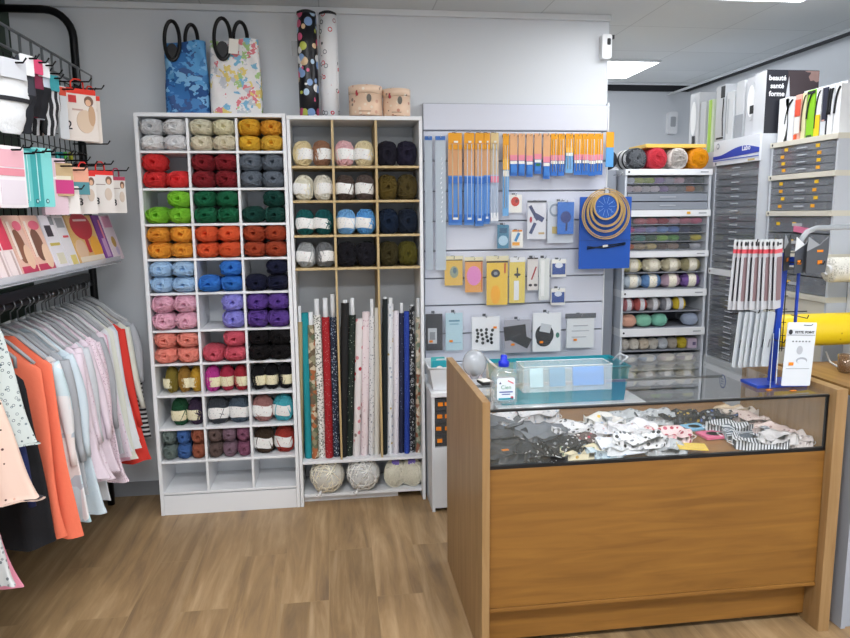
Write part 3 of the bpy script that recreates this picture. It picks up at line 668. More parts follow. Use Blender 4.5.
g = G(); g.tube([(0, .0, -.005), (-.01, .03, .006), (-.035, .045, .0)], .002, CHROME, 6); g.build('peg_hook', o)
# ---- middle block of packets
def card(name, label, cat, box, Y, base, deco=(), th=.006, rz=0, ry=0, tilt=0, bag=True, group=None, stick=None, hookit=True):
    o, w, h = packet(name, label, cat, *box, Y, th, group, rz, tilt, ry, hookit)
    g = G(); g.rrect((0, -h/2-.006), w*.94, h*.94, -th/2, th/2, .003, base); 
    for d in deco:
        k, cx, cz, dw, dh, hx = d[:6]; y1 = -th/2-.0008*(1+deco.index(d)*.3); M = None
        m = mat(hx, .5)
        if k == 'r': g.box((cx*w, y1-.0005+.001, -cz*h), (dw*w, .0025, dh*h), m, (0, R(d[6]) if len(d) > 6 else 0, 0))
        else: g.ell((cx*w, -cz*h), dw*w/2, dh*h/2, y1-.0012, -th/2+.0005, m, 18, a=R(d[6]) if len(d) > 6 else 0)
    g.build('printed_card', o)
    if bag:
        g = G()
        def fn(u, v): 
            x = (u-.5)*w*1.04; z = .004-(h+.004)*v; return (x, -th/2-.006-.003*math.sin(u*9+v*7)*math.sin(PI*v)-.0012*math.sin(u*31-v*23), z)
        g.grid(fn, 10, 12, clear('F6F8FB', .93, .12)); g.build('clear_bag', o)
    if stick: sticker(o, stick[0]*w, -stick[1]*h, -th/2-.012, *(stick[2:] or (.018, .012)))
    return o, w, h
PR = dots('DDE0E6', ['A9B0BC', '8F97A8', 'C4CAD4'], 60, .25)
card('sewing_notion_packet', 'small white packet with red scissors picture below needle row', 'packet', (508, 193, 522, 212), PF-.02, PAPER, (('e', 0, .45, .6, .5, 'C8331F'), ('e', .1, .42, .25, .2, '8C1F14')))
card('craft_kit_packet', 'white packet with blue and red swallow shaped picture', 'packet', (527, 200, 546, 239), PF-.024, mat('D9DBE2', .5), (('r', -.15, .33, .16, .42, '2A3560', -30), ('r', .12, .45, .5, .13, '32406E', 30), ('r', -.2, .72, .16, .3, '39476F', 25), ('e', -.3, .5, .12, .16, 'B02A3E'), ('r', .25, .85, .3, .05, 'B9A070'), ('r', 0, .04, .98, .05, '3A3D46')))
card('circular_needle_packet', 'pale packet with grey cable loop behind the bright blue packet', 'packet', (547, 199, 573, 243), PF-.018, mat('C9D0DA', .5), (('e', -.2, .25, .42, .3, '8C99A8'), ('e', -.2, .25, .3, .2, 'C9D0DA'), ('r', -.2, .7, .2, .16, 'C7B26C')))
card('blue_ribbon_packet', 'bright blue packet with dark figure, beside the swallow packet', 'packet', (557, 200, 574, 234), PF-.036, mat('1F6BC4', .4), (('e', 0, .5, .6, .35, '17347C'), ('r', .05, .7, .1, .4, '132A60')), rz=.05)
card('thread_card_packet', 'small dark teal packet under the red scissors packet', 'packet', (497, 223, 509, 248), PF-.02, mat('3E7F9E', .5), (('e', 0, .7, .8, .4, 'A9C9DC'), ('r', 0, .3, .6, .2, '235A7C')))
card('pencil_packet', 'small white packet with blue and orange chalk pencil picture', 'packet', (511, 229, 523, 247), PF-.02, PAPER, (('r', 0, .45, .22, .5, '3A8AC4', 25), ('r', -.1, .82, .6, .18, 'EBA11E'), ('r', 0, .1, .8, .1, 'E08A1E')))
for i, (bx, lb, base, deco) in enumerate((
    ((444, 256, 463, 285), 'yellow card with small silver thimble blister, leftmost of yellow cards', 'DDB44A', (('r', 0, .07, 1, .12, 'E3DAB4'), ('r', 0, .14, .9, .03, '222'+'222'), ('e', .02, .55, .45, .4, '8F9A84'), ('e', .05, .5, .2, .2, '4E6A78'))),
    ((464.5, 257, 483, 292), 'orange card with pink oval pin box', 'E3A04E', (('r', 0, .06, 1, .11, 'E3DAB4'), ('r', 0, .12, .95, .03, '222'+'222'), ('e', 0, .53, .78, .55, 'DB86BE'), ('r', .15, .68, .2, .05, '9A2A4A'), ('r', .42, .55, .05, .8, 'C4612A'))),
    ((486, 256, 508, 305), 'tallest yellow card with round wheel cutter', 'EBC23A', (('r', 0, .05, 1, .09, 'E3DAB4'), ('r', 0, .12, .95, .03, '222'+'222'), ('e', -.08, .35, .4, .16, '23252C'), ('e', -.08, .35, .18, .07, '8A8F98'), ('e', -.08, .78, .42, .38, 'F2AC0C'), ('r', -.08, .68, .07, .1, '7A3A10'), ('r', .34, .25, .06, .2, 'C4502A'))),
    ((509, 257, 525, 303), 'yellow and white card with silver seam ripper', 'E4CC62', (('r', 0, .06, .9, .1, 'E9E9E9'), ('e', 0, .38, .4, .06, '33363E'), ('r', 0, .34, .08, .22, '2A2C32'), ('r', -.05, .72, .3, .42, 'E6E8EC'))),
    ((527, 256, 538, 290), 'narrow white card with red and black awl print', 'DCD6D2', (('r', .1, .5, .12, .4, 'A32A34', 20), ('e', -.2, .85, .3, .08, '3A3036'), ('e', .25, .85, .3, .08, '3A3036'), ('r', 0, .07, .9, .04, '3A3036'))),
    ((539, 256, 549, 300), 'plain white narrow blister right of the awl card', 'DDE0DC', (('r', -.15, .5, .3, .8, 'F0F0EE'),)))):
    card('sewing_tool_card', lb, 'sewing tool card', bx, PF-.022-.003*(i % 2), mat(base, .5), deco, th=.008, group='sewing tool cards on the slatwall', tilt=.0)
for i, bx in enumerate(((551, 258, 566, 276), (550.5, 287, 565, 304))):
    o, w, h = card('pin_box_packet', ['upper blue and white pin box packet beside narrow cards', 'lower blue and white pin box packet beside narrow cards'][i], 'packet', bx, PF-.02, PAPER, (('r', 0, .6, .85, .6, '274A94'), ('e', 0, .4, .5, .3, 'D9DFEA')), th=.012, group='blue pin box packets')
ROWL = (((425, 312, 443, 350), 'black elastic in clear bag with barcode card, left end of bottom row', '24252C', 'pk'), ((445, 311, 463, 350), 'pale blue paper packet beside black elastic bag', 'B5D2DC', 'bl'), ((471, 315, 500, 350), 'white packet of scattered black snaps', 'E9EAED', 'sn'), ((504, 318, 531, 352), 'folded glossy black fabric patch in a clear bag', 'A9A8B2', 'bk'), ((532, 311, 561, 351), 'white packet with black mask shape and square tag', 'EDEFF1', 'mk'), ((566, 314, 594, 347), 'pale packet of white elastic with dark printed header', 'E3E6E8', 'wh'))
for i, (bx, lb, base, kd) in enumerate(ROWL):
    deco = {'pk': (('r', -.1, .62, .5, .4, 'C9CCD0'), ('r', -.1, .62, .3, .2, '8A8D92')), 'bl': (('r', 0, .25, .6, .04, '5A8AA0'), ('r', 0, .33, .5, .03, '7FA8BA'), ('r', .1, .8, .6, .04, '9ABCCB')),
            'sn': tuple(('e', -.3+.17*(k % 4)+.03*math.sin(k*5), .42+.11*(k//4)+.03*math.sin(k*3), .1, .09, '16171A') for k in range(16)), 'bk': (('r', -.1, .3, .5, .04, '5A5450', 12), ('r', .1, .62, .75, .3, '121013', 28), ('r', -.1, .42, .8, .4, '19161B', -6), ('r', -.05, .5, .35, .04, '3F3A40', -20)),
            'mk': (('e', -.08, .58, .62, .5, '131418'), ('e', -.1, .72, .5, .3, '131418'), ('r', -.05, .42, .36, .2, 'C9CDD1', 12), ('e', .36, .6, .12, .13, '3E7F6E')), 'wh': (('r', 0, .06, 1.05, .14, '55585E'), ('r', 0, .35, .5, .03, 'A9ACB2'), ('r', 0, .5, .6, .03, 'B9BCC2'), ('r', -.05, .68, .5, .03, 'B9BCC2'))}[kd]
    o, w, h = card('accessory_packet', lb, 'packet', bx, PF-.025, mat(base, .5), deco, th=.01, group='clear packets on the slatwall\'s bottom row', stick=(-.2, .75, .02, .012) if kd != 'sn' else (.3, .35, .02, .012))
# embroidery hoops over a blue bag
o, w, h = packet('blue_bag', 'large bright blue bag hanging behind the wooden embroidery hoops', 'bag', 580, 197, 629, 268, PF-.045)
g = G(); g.rrect((0, -h/2), w, h, -.005, .005, .004, mat('1C55B4', .35)); g.box((0, -.0065, -h*.6), (w, .003, .004), mat('17489C', .4)); g.build('bag_body', o)
g = G()
for k in range(2): g.tube([(-w*.35, -.009, -h*(.72-.03*k)), (0, -.009, -h*(.68+.03*k)), (w*.4, -.009, -h*(.64+.02*k))], .004, mat('1A2434', .4), 6)
g.box((0, -.013, -h*.68), (.03, .003, .012), PAPER, (0, -.1, 0)); g.build('pencil_print', o)
for i, (px, py, rp, lb) in enumerate(((606, 214, 25.5, 'largest outer wooden embroidery hoop over the blue bag'), (606, 212, 20.5, 'second largest wooden embroidery hoop over the blue bag'), (606.5, 210, 17, 'third wooden embroidery hoop, inside the second largest'), (606, 206.5, 13.2, 'smallest wooden embroidery hoop in the middle of the set'))):
    Y = PF-.075-.006*i; c = at(px, py, Y=Y); r = rp*Y/F_PX
    o = empty('embroidery_hoop', lb, 'embroidery hoop', (c.x, Y, c.z-r), 0, 'wooden embroidery hoops'); g = G()
    for rr, nm in ((r, 'outer_ring'), (r*.93, 'inner_ring')):
        g = G(); prof = [(rr-.0022, -.005), (rr+.0022, -.005), (rr+.0022, .005), (rr-.0022, .005), (rr-.0022, -.005)]
        g.lathe(prof, mat('C9A76C', .5, vary=.12), 56, (0, 0, r), 'Y', smooth=False); g.build(nm, o)
    g = G(); g.box((0, 0, 2*r+.006), (.02, .01, .008), CHROME); g.tube([(-.016, 0, 2*r+.007), (.02, 0, 2*r+.007)], .002, CHROME, 6); g.build('screw', o)
    if i == 3:
        g = G(); g.ell((0, r), r*.9, r*.9, -.001, .001, dots('2458AE', ['6F9ADA', '1E4690'], 70, .2), 32)
        for k in range(10): a = k*PI/5; g.box((math.cos(a)*r*.5, -.002, r+math.sin(a)*r*.5), (r*.5, .0015, .0015), mat('8FB2E4', .5), (0, -a, 0))
        g.build('blue_disc', o)
g = G(); g.tube([(1.60-1.03, .0, 1.76), (1.60-1.03, -.11, 1.755), (1.60-1.03, -.12, 1.77)], .0028, CHROME, 6)
g.build('peg_hook', sw)
# wall sensor at the end of the back wall
c = at(607, 47, Y=BACK_Y-.03)
o = empty('wall_sensor', 'small white motion sensor at the top corner of the back wall', 'sensor', (c.x-.006, BACK_Y-.002, c.z-.07)); g = G()
g.rrect((0, .07), .055, .13, -.045, 0, .012, WHITE); g.build('housing', o); g = G(); g.rrect((0.01, .095), .02, .035, -.047, -.045, .006, DARK); g.build('lens', o)
g = G(); g.box((.03, -.02, .125), (.035, .02, .02), DARK); g.build('bracket', o)
c = at(672, 122, Y=FAR_Y-.03)
o = empty('wall_dispenser', 'small white box fixed on the far wall behind shelves', 'wall box', (c.x, FAR_Y-.002, c.z-.1)); g = G(); g.rrect((0, .09), .09, .2, -.05, 0, .02, WHITE); g.build('housing', o); g = G(); g.rrect((0, .1), .05, .09, -.053, -.05, .01, mat('A9ADB2', .4)); g.build('window_pane', o)

# ================================================================== BACK COUNTER UNITS
def unit(x0, x1, z1, label, nz, tagcol=True, Y0=3.42, D=.42, cols=1, ztop=None, zb=.35):
    o = empty('drawer_unit', label, 'drawer unit', ((x0+x1)/2, Y0, 0), 0, 'white drawer units behind the counter'); w = (x1-x0)/2
    g = G(); g.b2((-w, 0, 0), (-w+.016, D, z1), WHITE2); g.build('side_panel', o, bev=.001); g = G(); g.b2((w-.016, 0, 0), (w, D, z1), WHITE2); g.build('side_panel', o, bev=.001)
    g = G(); g.b2((-w-.004, -.006, z1+.0005), (w+.004, D, z1+.026), WHITE); g.build('worktop', o, bev=.002)
    g = G(); g.b2((-w+.0165, .002, .02), (w-.0165, .02, zb), WHITE2); g.build('front_panel', o); g = G(); g.b2((-w+.0165, D-.01, .02), (w-.0165, D, z1-.002), WHITE2); g.build('back_panel', o)
    dz = (z1-zb-.01)/nz
    for c in range(cols):
        a = -w+.018+c*(2*w-.036)/cols; b = a+(2*w-.036)/cols-.004
        for k in range(nz):
            z = zb+.005+k*dz
            g = G(); g.b2((a, .012, z), (b, D-.03, z+dz-.006), mat(rnd.choice(['3A3B40', '2E3036', '45464C']), .4)); g.b2((a, .004, z), (b, .012, z+dz-.006), clear('C9CCD2', .88, .15)); d = g.build('drawer', o)
            g = G(); n = 2 if cols == 1 else 1
            for q in range(n): g.box((a+(b-a)*(.3 if n == 1 else .10+.14*q)+rnd.uniform(-.01, .01), .002, z+dz*.5), (.026, .003, .02), ORANGE)
            g.build('price_label', d)
    return o
UZ = .625
unit(.475, .80, UZ-.005, 'small white drawer unit with orange labels left of the counter', 4, Y0=3.42)
unit(.812, 1.20, .54, 'low white drawer unit behind the glass counter, middle', 2, cols=2, Y0=3.36); unit(1.206, 1.60, .54, 'low white drawer unit behind the glass counter, right', 2, cols=2, Y0=3.36)
TEAL = mat('2F8E9E', .45)
def basket(cx, cy, z, w, d, h, m, label, name='plastic_basket', th=.004, flare=.02, extra=None, cat='basket', hm=None):
    o = empty(name, label, cat, (cx, cy, z), 0); g = G()
    for s in (-1, 1):
        g.add([(s*w/2, -d/2, 0), (s*w/2, d/2, 0), (s*(w/2+flare), d/2+flare, h), (s*(w/2+flare), -d/2-flare, h), (s*(w/2-th), -d/2+th, .004), (s*(w/2-th), d/2-th, .004), (s*(w/2+flare-th), d/2+flare-th, h), (s*(w/2+flare-th), -d/2-flare+th, h)], [(0, 1, 2, 3), (7, 6, 5, 4), (3, 2, 6, 7), (0, 4, 5, 1)], m)
        g.add([(-w/2, s*d/2, 0), (w/2, s*d/2, 0), (w/2+flare, s*(d/2+flare), h), (-w/2-flare, s*(d/2+flare), h), (-w/2+th, s*(d/2-th), .004), (w/2-th, s*(d/2-th), .004), (w/2+flare-th, s*(d/2+flare-th), h), (-w/2-flare+th, s*(d/2+flare-th), h)], [(0, 1, 2, 3), (7, 6, 5, 4), (3, 2, 6, 7), (0, 4, 5, 1)], m)
    g.b2((-w/2+.001, -d/2+.001, 0.0005), (w/2-.001, d/2-.001, .004), m); g.build('body', o)
    g = G(); W, D2 = w/2+flare+.002, d/2+flare+.002; g.tube([(-W, -D2, h), (W, -D2, h), (W, D2, h), (-W, D2, h)], .006, m, 8, closed=True); g.build('rim', o)
    return o
b1 = basket(.545, 3.56, UZ+.0225, .11, .20, .12, clear('F4F6FA', .25, .3), 'small white plastic basket on the drawer unit left of the counter')
def floppy(name, label, cat, pos, w, d, h, m, rz=0, seed=1, group=None, parent=None, pleats=0, amp=1.0, tip=0):
    """soft folded piece of cloth with creases, lying flat"""
    rn = random.Random(seed); ph = [rn.uniform(0, 6) for _ in range(6)]
    g = G()
    def fn(u, v):
        t_ = 2*PI*u; r = v if v < .5 else 1-v; k = min(1, r*2*1.6)
        cx, sy = math.cos(t_), math.sin(t_); e = .5
        x = w/2*k*(abs(cx)**e)*(1 if cx > 0 else -1)*(1+.07*math.sin(3*t_+ph[0])); y = d/2*k*(abs(sy)**e)*(1 if sy > 0 else -1)*(1+.09*math.sin(2*t_+ph[1]))
        cr = (math.sin(x*46+ph[2]+y*30)+.7*math.sin(y*85+ph[3]-x*30)+.5*math.sin(x*110+ph[4]))*.0035*amp
        if pleats: cr += .004*abs(math.sin(y*PI*pleats/d))
        z = .001 if v <= .5 else max(.002, h*(1-((1-min(1, (1-v)*0+r*2)))**2)*1.0+cr)
        if v > .5: z += tip*(x/w)
        return (x, y, z)
    g.grid(fn, 40, 15, m, closeu=True)
    if parent: return g.build(name, parent, pos, (0, 0, rz))
    o = g.build(name, None, pos, (0, 0, rz)); return tag(o, label, cat, group)
for i, (dx, dy, hh, lb) in enumerate(((-.02, -.04, '1F97A4', 'teal card packet standing in the small white basket'), (.025, 0, 'C7D9DC', 'pale striped packet standing in the small white basket'), (-.01, .05, '49B0B4', 'turquoise packet at the back of the small white basket'))):
    g = G(); g.rrect((0, .07), .075, .135, -.006, .006, .006, mat(hh, .5)); g.ell((0, .09), .02, .02, -.0075, -.006, PAPER); o = g.build('thread_packet', None, (.545+dx*.6, 3.56+dy, UZ+.0275), (-.08, .0, 0)); tag(o, lb, 'packet')
# large teal storage crate with clear lid parts
cr_ = basket(1.17, 3.52, .5675, .66, .24, .185, mat('27A0B0', .4), 'large teal plastic crate behind the counter in front of the slatwall', 'plastic_crate', cat='crate')
g = G(); g.tube([(.335, -.05, .18), (.375, -.05, .215), (.375, .05, .215), (.335, .05, .18)], .006, WHITE, 8); g.build('handle', cr_)
g = G(); g.tube([(-.335, -.05, .18), (-.375, -.05, .215), (-.375, .05, .215), (-.335, .05, .18)], .006, WHITE, 8); g.build('handle', cr_)
for i, (x, w, hh, lb) in enumerate(((.93, .10, 'A9CBD0', 'pale aqua packet standing at the left in teal crate'), (1.06, .09, '3B7E94', 'dark teal packet in the middle of the teal crate'), (1.20, .14, '1F6FC0', 'blue plastic wrapped pack in the teal crate'), (1.37, .16, '2E84CC', 'shiny blue bag at the right in teal crate'))):
    g = G(); g.rrect((0, .08), w, .15, -.02, .02, .01, mat(hh, .35, bump=.6, bscale=25)); o = g.build('wrapped_packet', None, (x, 3.50, .5725), (-.12, 0, .04*i)); tag(o, lb, 'packet')
c = at(473, 364, Y=3.3)

# ================================================================== COUNTER
CWD = wood('counter_front_wood', '7E5626', '976A30', 'X', 1, .38); CWZ = wood('counter_side_wood', '94734A', 'AB8A60', 'Z', 1, .4)
KX0, KX1, KY0, KY1, KZ = .497, 1.742, 2.20, 2.90, .905
ko = empty('glass_counter', 'wooden shop counter with a glass showcase top full of face masks', 'counter', ((KX0+KX1)/2, KY0, 0)); kx = (KX0+KX1)/2
def kp(name, a, b, m, bev=.0015, par=None):
    g = G(); g.b2((a[0]-kx, a[1]-KY0, a[2]), (b[0]-kx, b[1]-KY0, b[2]), m); return g.build(name, par or ko, bev=bev)
kp('side_panel', (KX0-.028, 2.165, 0), (KX0-.001, KY1, .938), CWZ, .002); kp('side_panel', (KX1+.001, 2.165, 0), (KX1+.045, 2.74, .925), CWZ, .002)
kp('front_panel', (KX0, KY0, .183), (KX1, KY0+.02, .69), CWD); kp('plinth', (KX0, KY0+.05, .028), (KX1, KY0+.068, .185), CWD)
kp('front_moulding', (KX0, KY0-.004, .168), (KX1, KY0+.022, .182), CWD)
kp('showcase_floor', (KX0, KY0+.021, .672), (KX1, KY1-.002, .689), CWD)
kp('back_panel', (KX0, KY1-.02, .1), (KX1, KY1-.003, .671), CWD)
GL = clear('E6F2EE', .97, .02)
kp('front_glass', (KX0+.004, KY0+.004, .703), (KX1-.004, KY0+.009, .898), GL, 0)
kp('top_glass', (KX0+.002, KY0, .8995), (KX1-.002, KY1-.002, .9055), GL, 0)
BE = mat('101114', .35)
kp('black_edge', (KX0, KY0-.001, .6905), (KX1, KY0+.014, .7025), BE, .001); kp('black_edge', (KX0, KY0-.002, .8915), (KX1, KY0+.012, .899), BE, .001)
kp('black_edge', (KX0, KY0, .703), (KX0+.007, KY0+.012, .891), BE, .001); kp('black_edge', (KX1-.007, KY0, .703), (KX1, KY0+.012, .891), BE, .001)
kp('back_rail', (KX0, KY1-.015, .8), (KX1, KY1-.003, .811), mat('8E9498', .3, .8), .001)
TOPG = .906
# masks in the showcase
FZ = .6895
W_B = dots('E7E8EA', ['24262C', '6E737C', '17181C', 'B9BCC2'], 48, .36); B_W = dots('15161A', ['D9DADC', '7B7E84', 'C9CACE', '303238'], 50, .3)
GRYF = dots('B9BEC2', ['8A9096', 'D6D9DC', '71777E'], 60, .33); WHF = dots('E9EAEE', ['B7C7DC', 'C9CCD4', 'D8B9C0'], 50, .28)
CREF = dots('DDD3B2', ['B5574A', '7C9A78', 'C99B3A', '6F8FB0'], 46, .33); PNK = dots('F0D5D5', ['C2566A', 'B63E55', 'E9A0A8'], 42, .35, rndm=.3)
STR = stripes('D9DCE0', '3A4048', 95, 'X', .45); STR2 = stripes('C9CED4', '5A6470', 75, 'Y', .5); PKD = dots('E2CFC8', ['B99C96', 'F0E6E0', 'A98A86'], 60, .3)
LBG = dots('C3D6E0', ['6FA0C0', 'E9EEF2', '8A9AA8'], 44, .32); BLO = dots('1A1C22', ['8A7A3A', 'C9A83A', '4A4E56'], 44, .3); BLB = dots('20242E', ['3F5EA8', 'B9BEC6', '6A7488'], 50, .32); TAN = mat('D8C3A6', .8, bump=.3)
items = [
 (512, 418, .14, .10, 30, WHF, 'white cloth mask with pink print, back left of the showcase', 0),
 (537, 414, .15, .09, -10, WHF, 'white crumpled cloth mask beside the pink printed one', 0),
 (503, 424, .14, .09, 5, mat('6E747C', .6), 'grey padded mask under plastic, back left corner of showcase', 1),
 (503, 436, .15, .07, 0, mat('3F444B', .5), 'dark grey mask with black band, left side of showcase', 0),
 (507, 453, .16, .10, 4, mat('2E3238', .4), 'black mask in a clear pack with orange price, front left corner', 2),
 (539, 432, .15, .12, 25, mat('747A82', .7, bump=.3), 'grey pointed cloth mask folded over black floral ones', 0),
 (545, 455, .15, .10, -15, B_W, 'black mask with white leaf print, front of the grey pointed one', 1),
 (563, 447, .13, .10, 20, B_W, 'black and white floral mask right of the leaf print one', 0),
 (573, 428, .15, .10, -20, W_B, 'white mask with black brush marks, behind the black florals', 1),
 (591, 440, .10, .07, 10, dots('5A4A48', ['C03A54', 'E9E2DE', '8A7A74'], 55, .3), 'small brown mask with pink rose print', 1),
 (587, 459, .12, .06, 5, CREF, 'cream mask with tiny colourful figures at the front edge', 1),
 (603, 421, .13, .09, -5, dots('ECEBE6', ['E8B82A', 'C9CBD0', 'F0C94A'], 34, .25), 'white mask with yellow dinosaur spots', 1),
 (622, 418, .14, .09, 14, GRYF, 'grey speckled cloth at the back middle of the showcase', 0),
 (616, 432, .15, .10, -25, WHF, 'white and pale blue mask in the middle heap', 1),
 (634, 428, .15, .10, 15, mat('ECEDF1', .8, bump=.5, bscale=40), 'plain white crumpled mask on top of middle heap', 1),
 (606, 452, .11, .08, -8, LBG, 'light blue patterned mask near the cream one', 0),
 (622, 450, .15, .08, 12, dots('E2E6EA', ['7F9AB8', 'B0BAC4'], 40, .25, ring=.15), 'white mask with pale blue rings, front middle', 1),
 (648, 440, .12, .08, -20, dots('E6E7EA', ['4A4E56', 'C9CCD0'], 60, .25), 'white mask with small grey sprigs beside pink checks', 1),
 (646, 454, .15, .07, 6, W_B, 'white mask with dark ribbon pattern at the front', 0),
 (668, 450, .12, .07, -4, GRYF, 'light grey mask with elastic loops at the front', 0),
 (655, 416, .13, .09, -8, GRYF, 'grey knitted look mask behind the white heap', 0),
 (668, 434, .14, .08, -12, PNK, 'white mask with rows of red pink hearts', 1),
 (683, 416, .15, .08, 4, BLO, 'black mask with yellow flower print at the back', 0),
 (716, 416, .14, .08, -6, BLB, 'dark mask with blue swirls at the back right', 0),
 (733, 410, .13, .06, 0, TAN, 'plain beige cloth at the back right of showcase', 0),
 (753, 412, .13, .06, -12, mat('E2D6CC', .8, bump=.4), 'cream folded mask next to the plain beige cloth', 0),
 (770, 418, .12, .07, -20, PKD, 'dusty pink dotted mask behind the striped ones', 0),
 (729, 426, .14, .07, -20, STR, 'grey and white striped mask, upper one of three', 0),
 (746, 434, .14, .07, -24, STR2, 'grey banded striped mask, middle one of three', 1),
 (761, 443, .15, .08, -16, STR, 'grey and white striped mask, front one of three', 0),
 (785, 430, .13, .08, -20, PKD, 'pink and white speckled mask near right end', 1),
 (799, 438, .13, .08, -16, dots('D9CFCB', ['A9A0A0', 'EFE9E6'], 60, .3), 'pale speckled mask at the far right end of the showcase', 0),
 (788, 447, .11, .05, -5, mat('D5D2D2', .8, bump=.4), 'off white mask with loops at the front right corner', 0),
]
EL = mat('E4E4E4', .7); EB = mat('17181B', .7)
placed = []
for i, (px, py, w, d, rz, m, lb, lift) in enumerate(items):
    p = at(px, py, Z=FZ+.02)
    p.x = min(max(p.x, KX0+w/2+.012), KX1-w/2-.012); p.y = min(max(p.y, KY0+d/2+.035), KY1-d/2-.03)
    z = FZ+.0012
    for (qx, qy, qz, qw, qd) in [q for q in placed]:
        if abs(p.x-qx) < (w+qw)/2*.55 and abs(p.y-qy) < (d+qd)/2*.55: z = max(z, qz)
    o = empty('face_mask', lb, 'face mask', (p.x, p.y, z), R(rz), 'cloth face masks in the glass counter')
    floppy('mask_cloth', '', '', (0, 0, 0), w*1.2, d*1.45, .030, m, 0, i, parent=o, pleats=4 if i % 3 else 0, amp=2.2, tip=.0)
    g = G()
    for s in (-1, 1):
        P = []
        for k in range(9):
            a = PI*k/8; P.append((s*(w*.55+.022*math.sin(a)*(1+.3*math.sin(i+k))), d*.34*math.cos(a), .006+.01*math.sin(a*1.0)))
        g.tube(P, .0016, EB if m in (B_W, BLO, BLB) else EL, 5)
    g.build('ear_loop', o)
    if lift == 2: g = G(); g.box((-.01, -.01, .0345), (.025, .012, .002), ORANGE, (0, 0, .1)); g.build('price_sticker', o)
    placed.append((p.x, p.y, z+.018 if z < FZ+.04 else FZ+.002, w, d))
def flat_pack(name, label, cat, px, py, w, d, h, m, rz, dz=0, deco=None, group=None):
    p = at(px, py, Z=FZ+dz); g = G(); g.box((0, 0, h/2), (w, d, h), m)
    if deco: g.ell((0, 0), w*.3, d*.32, 0, .003, mat(deco, .5), 16, M=T((0, 0, h))@Matrix.Rotation(-PI/2, 4, 'X'))
    o = g.build(name, None, (p.x, p.y, FZ+dz), (0, 0, R(rz)), bev=.001); return tag(o, label, cat, group)
flat_pack('paper_packet', 'flat yellow paper packet among the masks near counter front', 'packet', 692, 447, .10, .07, .004, mat('E0C050', .6), -18, .024)
flat_pack('mask_packet', 'clear packet with a pink mask, right of centre in the showcase', 'packet', 714, 436, .11, .08, .010, mat('E0688F', .5), 4, .002, 'F08FB0')
flat_pack('mask_packet', 'small light blue packet touching the pink packet', 'packet', 694, 428, .09, .07, .008, mat('7DB8DA', .5), 12, .002, 'E8C95A')
# things on the counter top
p = at(505, 405, Z=TOPG)
so = empty('hand_gel_bottle', 'clear hand gel bottle with blue cap at the counter\'s left end', 'bottle', (p.x+.002, 2.262, TOPG+.0005))
CL2 = clear('E8F0F4', .86, .04)
def sq(rx, ry, z, n=32, e=.55):
    return [(rx*abs(math.cos(2*PI*k/n))**e*(1 if math.cos(2*PI*k/n) > 0 else -1), ry*abs(math.sin(2*PI*k/n))**e*(1 if math.sin(2*PI*k/n) > 0 else -1), z) for k in range(n)]
def loft(g, rings, m, n=32):
    vs = [v for r_ in rings for v in r_]; fs = []
    for i in range(len(rings)-1):
        for k in range(n): fs.append((i*n+k, i*n+(k+1) % n, (i+1)*n+(k+1) % n, (i+1)*n+k))
    fs.append(list(range(n))[::-1]); fs.append([(len(rings)-1)*n+k for k in range(n)])
    g.add(vs, fs, m, True)
g = G(); loft(g, [sq(.040, .026, 0), sq(.044, .03, .006), sq(.046, .031, .03), sq(.045, .03, .07), sq(.043, .028, .1), sq(.032, .022, .117, e=.8), sq(.016, .016, .125, e=1), sq(.014, .014, .13, e=1)], CL2); g.build('bottle_body', so)
g = G(); loft(g, [sq(.037, .023, .004), sq(.041, .027, .03), sq(.040, .026, .07), sq(.037, .023, .088)], clear('D6E6EE', .88, .05)); g.build('gel', so)
g = G(); g.lathe([(.017, .128), (.0175, .146), (.012, .148), (.011, .165), (.009, .167)], mat('1E34C8', .35), 20)
for k in range(14): a = 2*PI*k/14; g.box((.0175*math.cos(a), .0175*math.sin(a), .137), (.002, .002, .016), mat('1E34C8', .35), (0, 0, a))
g.build('cap', so)
g = G(); g.rrect((0, .056), .062, .078, -.0335, -.0325, .008, mat('DCE4EC', .5)); M = T((0, -.0342, .062))
g.box((0, -.034, .022), (.052, .0012, .007), mat('2E93A8', .5)); g.box((.0, -.034, .046), (.046, .0012, .004), mat('2B4A9A', .5)); g.box((.0, -.034, .038), (.028, .0012, .003), mat('2B4A9A', .5))
g.prism([(-.024, .074), (-.016, .074), (-.020, .082)], -.0346, -.0336, mat('2B2F6A', .5)); g.box((.016, -.034, .08), (.022, .0012, .004), mat('C85A6A', .5), (0, .5, 0)); g.ell((.021, .026), .005, .005, -.0346, -.0336, mat('C85A6A', .5))
add_text(g, 'Cien', .019, mat('2E8A6A', .5), M)
g.build('front_label', so)
p = at(473, 378, Z=TOPG)
o = empty('glass_globe', 'small clear glass globe standing behind the hand gel', 'glass ornament', (p.x+.004, p.y-.01, TOPG+.0005)); g = G(); k = .048
g.lathe([(.014, 0), (.016, .003), (.018, .008)]+[(k*math.sin(R(a)), .008+k*1.12*(1-math.cos(R(a)))) for a in range(25, 176, 10)]+[(.0005, .008+k*2.24)], clear('C6CBD0', .5, .05), 28); g.build('globe', o)
g = G(); g.lathe([(.012, .012), (.018, .03), (.014, .055), (.002, .06)], mat('B9BEC4', .2, .6), 20); g.build('inner_figure', o)
p = at(480, 383, Z=TOPG)
g = G(); g.box((0, 0, .006), (.05, .07, .011), mat('1A1B1F', .4), (0, 0, .1)); g.box((-.004, .0, .0125), (.04, .05, .002), PAPER, (0, 0, .3)); o = g.build('card_reader', None, (p.x+.02, p.y-.01, TOPG+.0006)); tag(o, 'black gadget with a white slip on it, behind the hand gel', 'gadget')
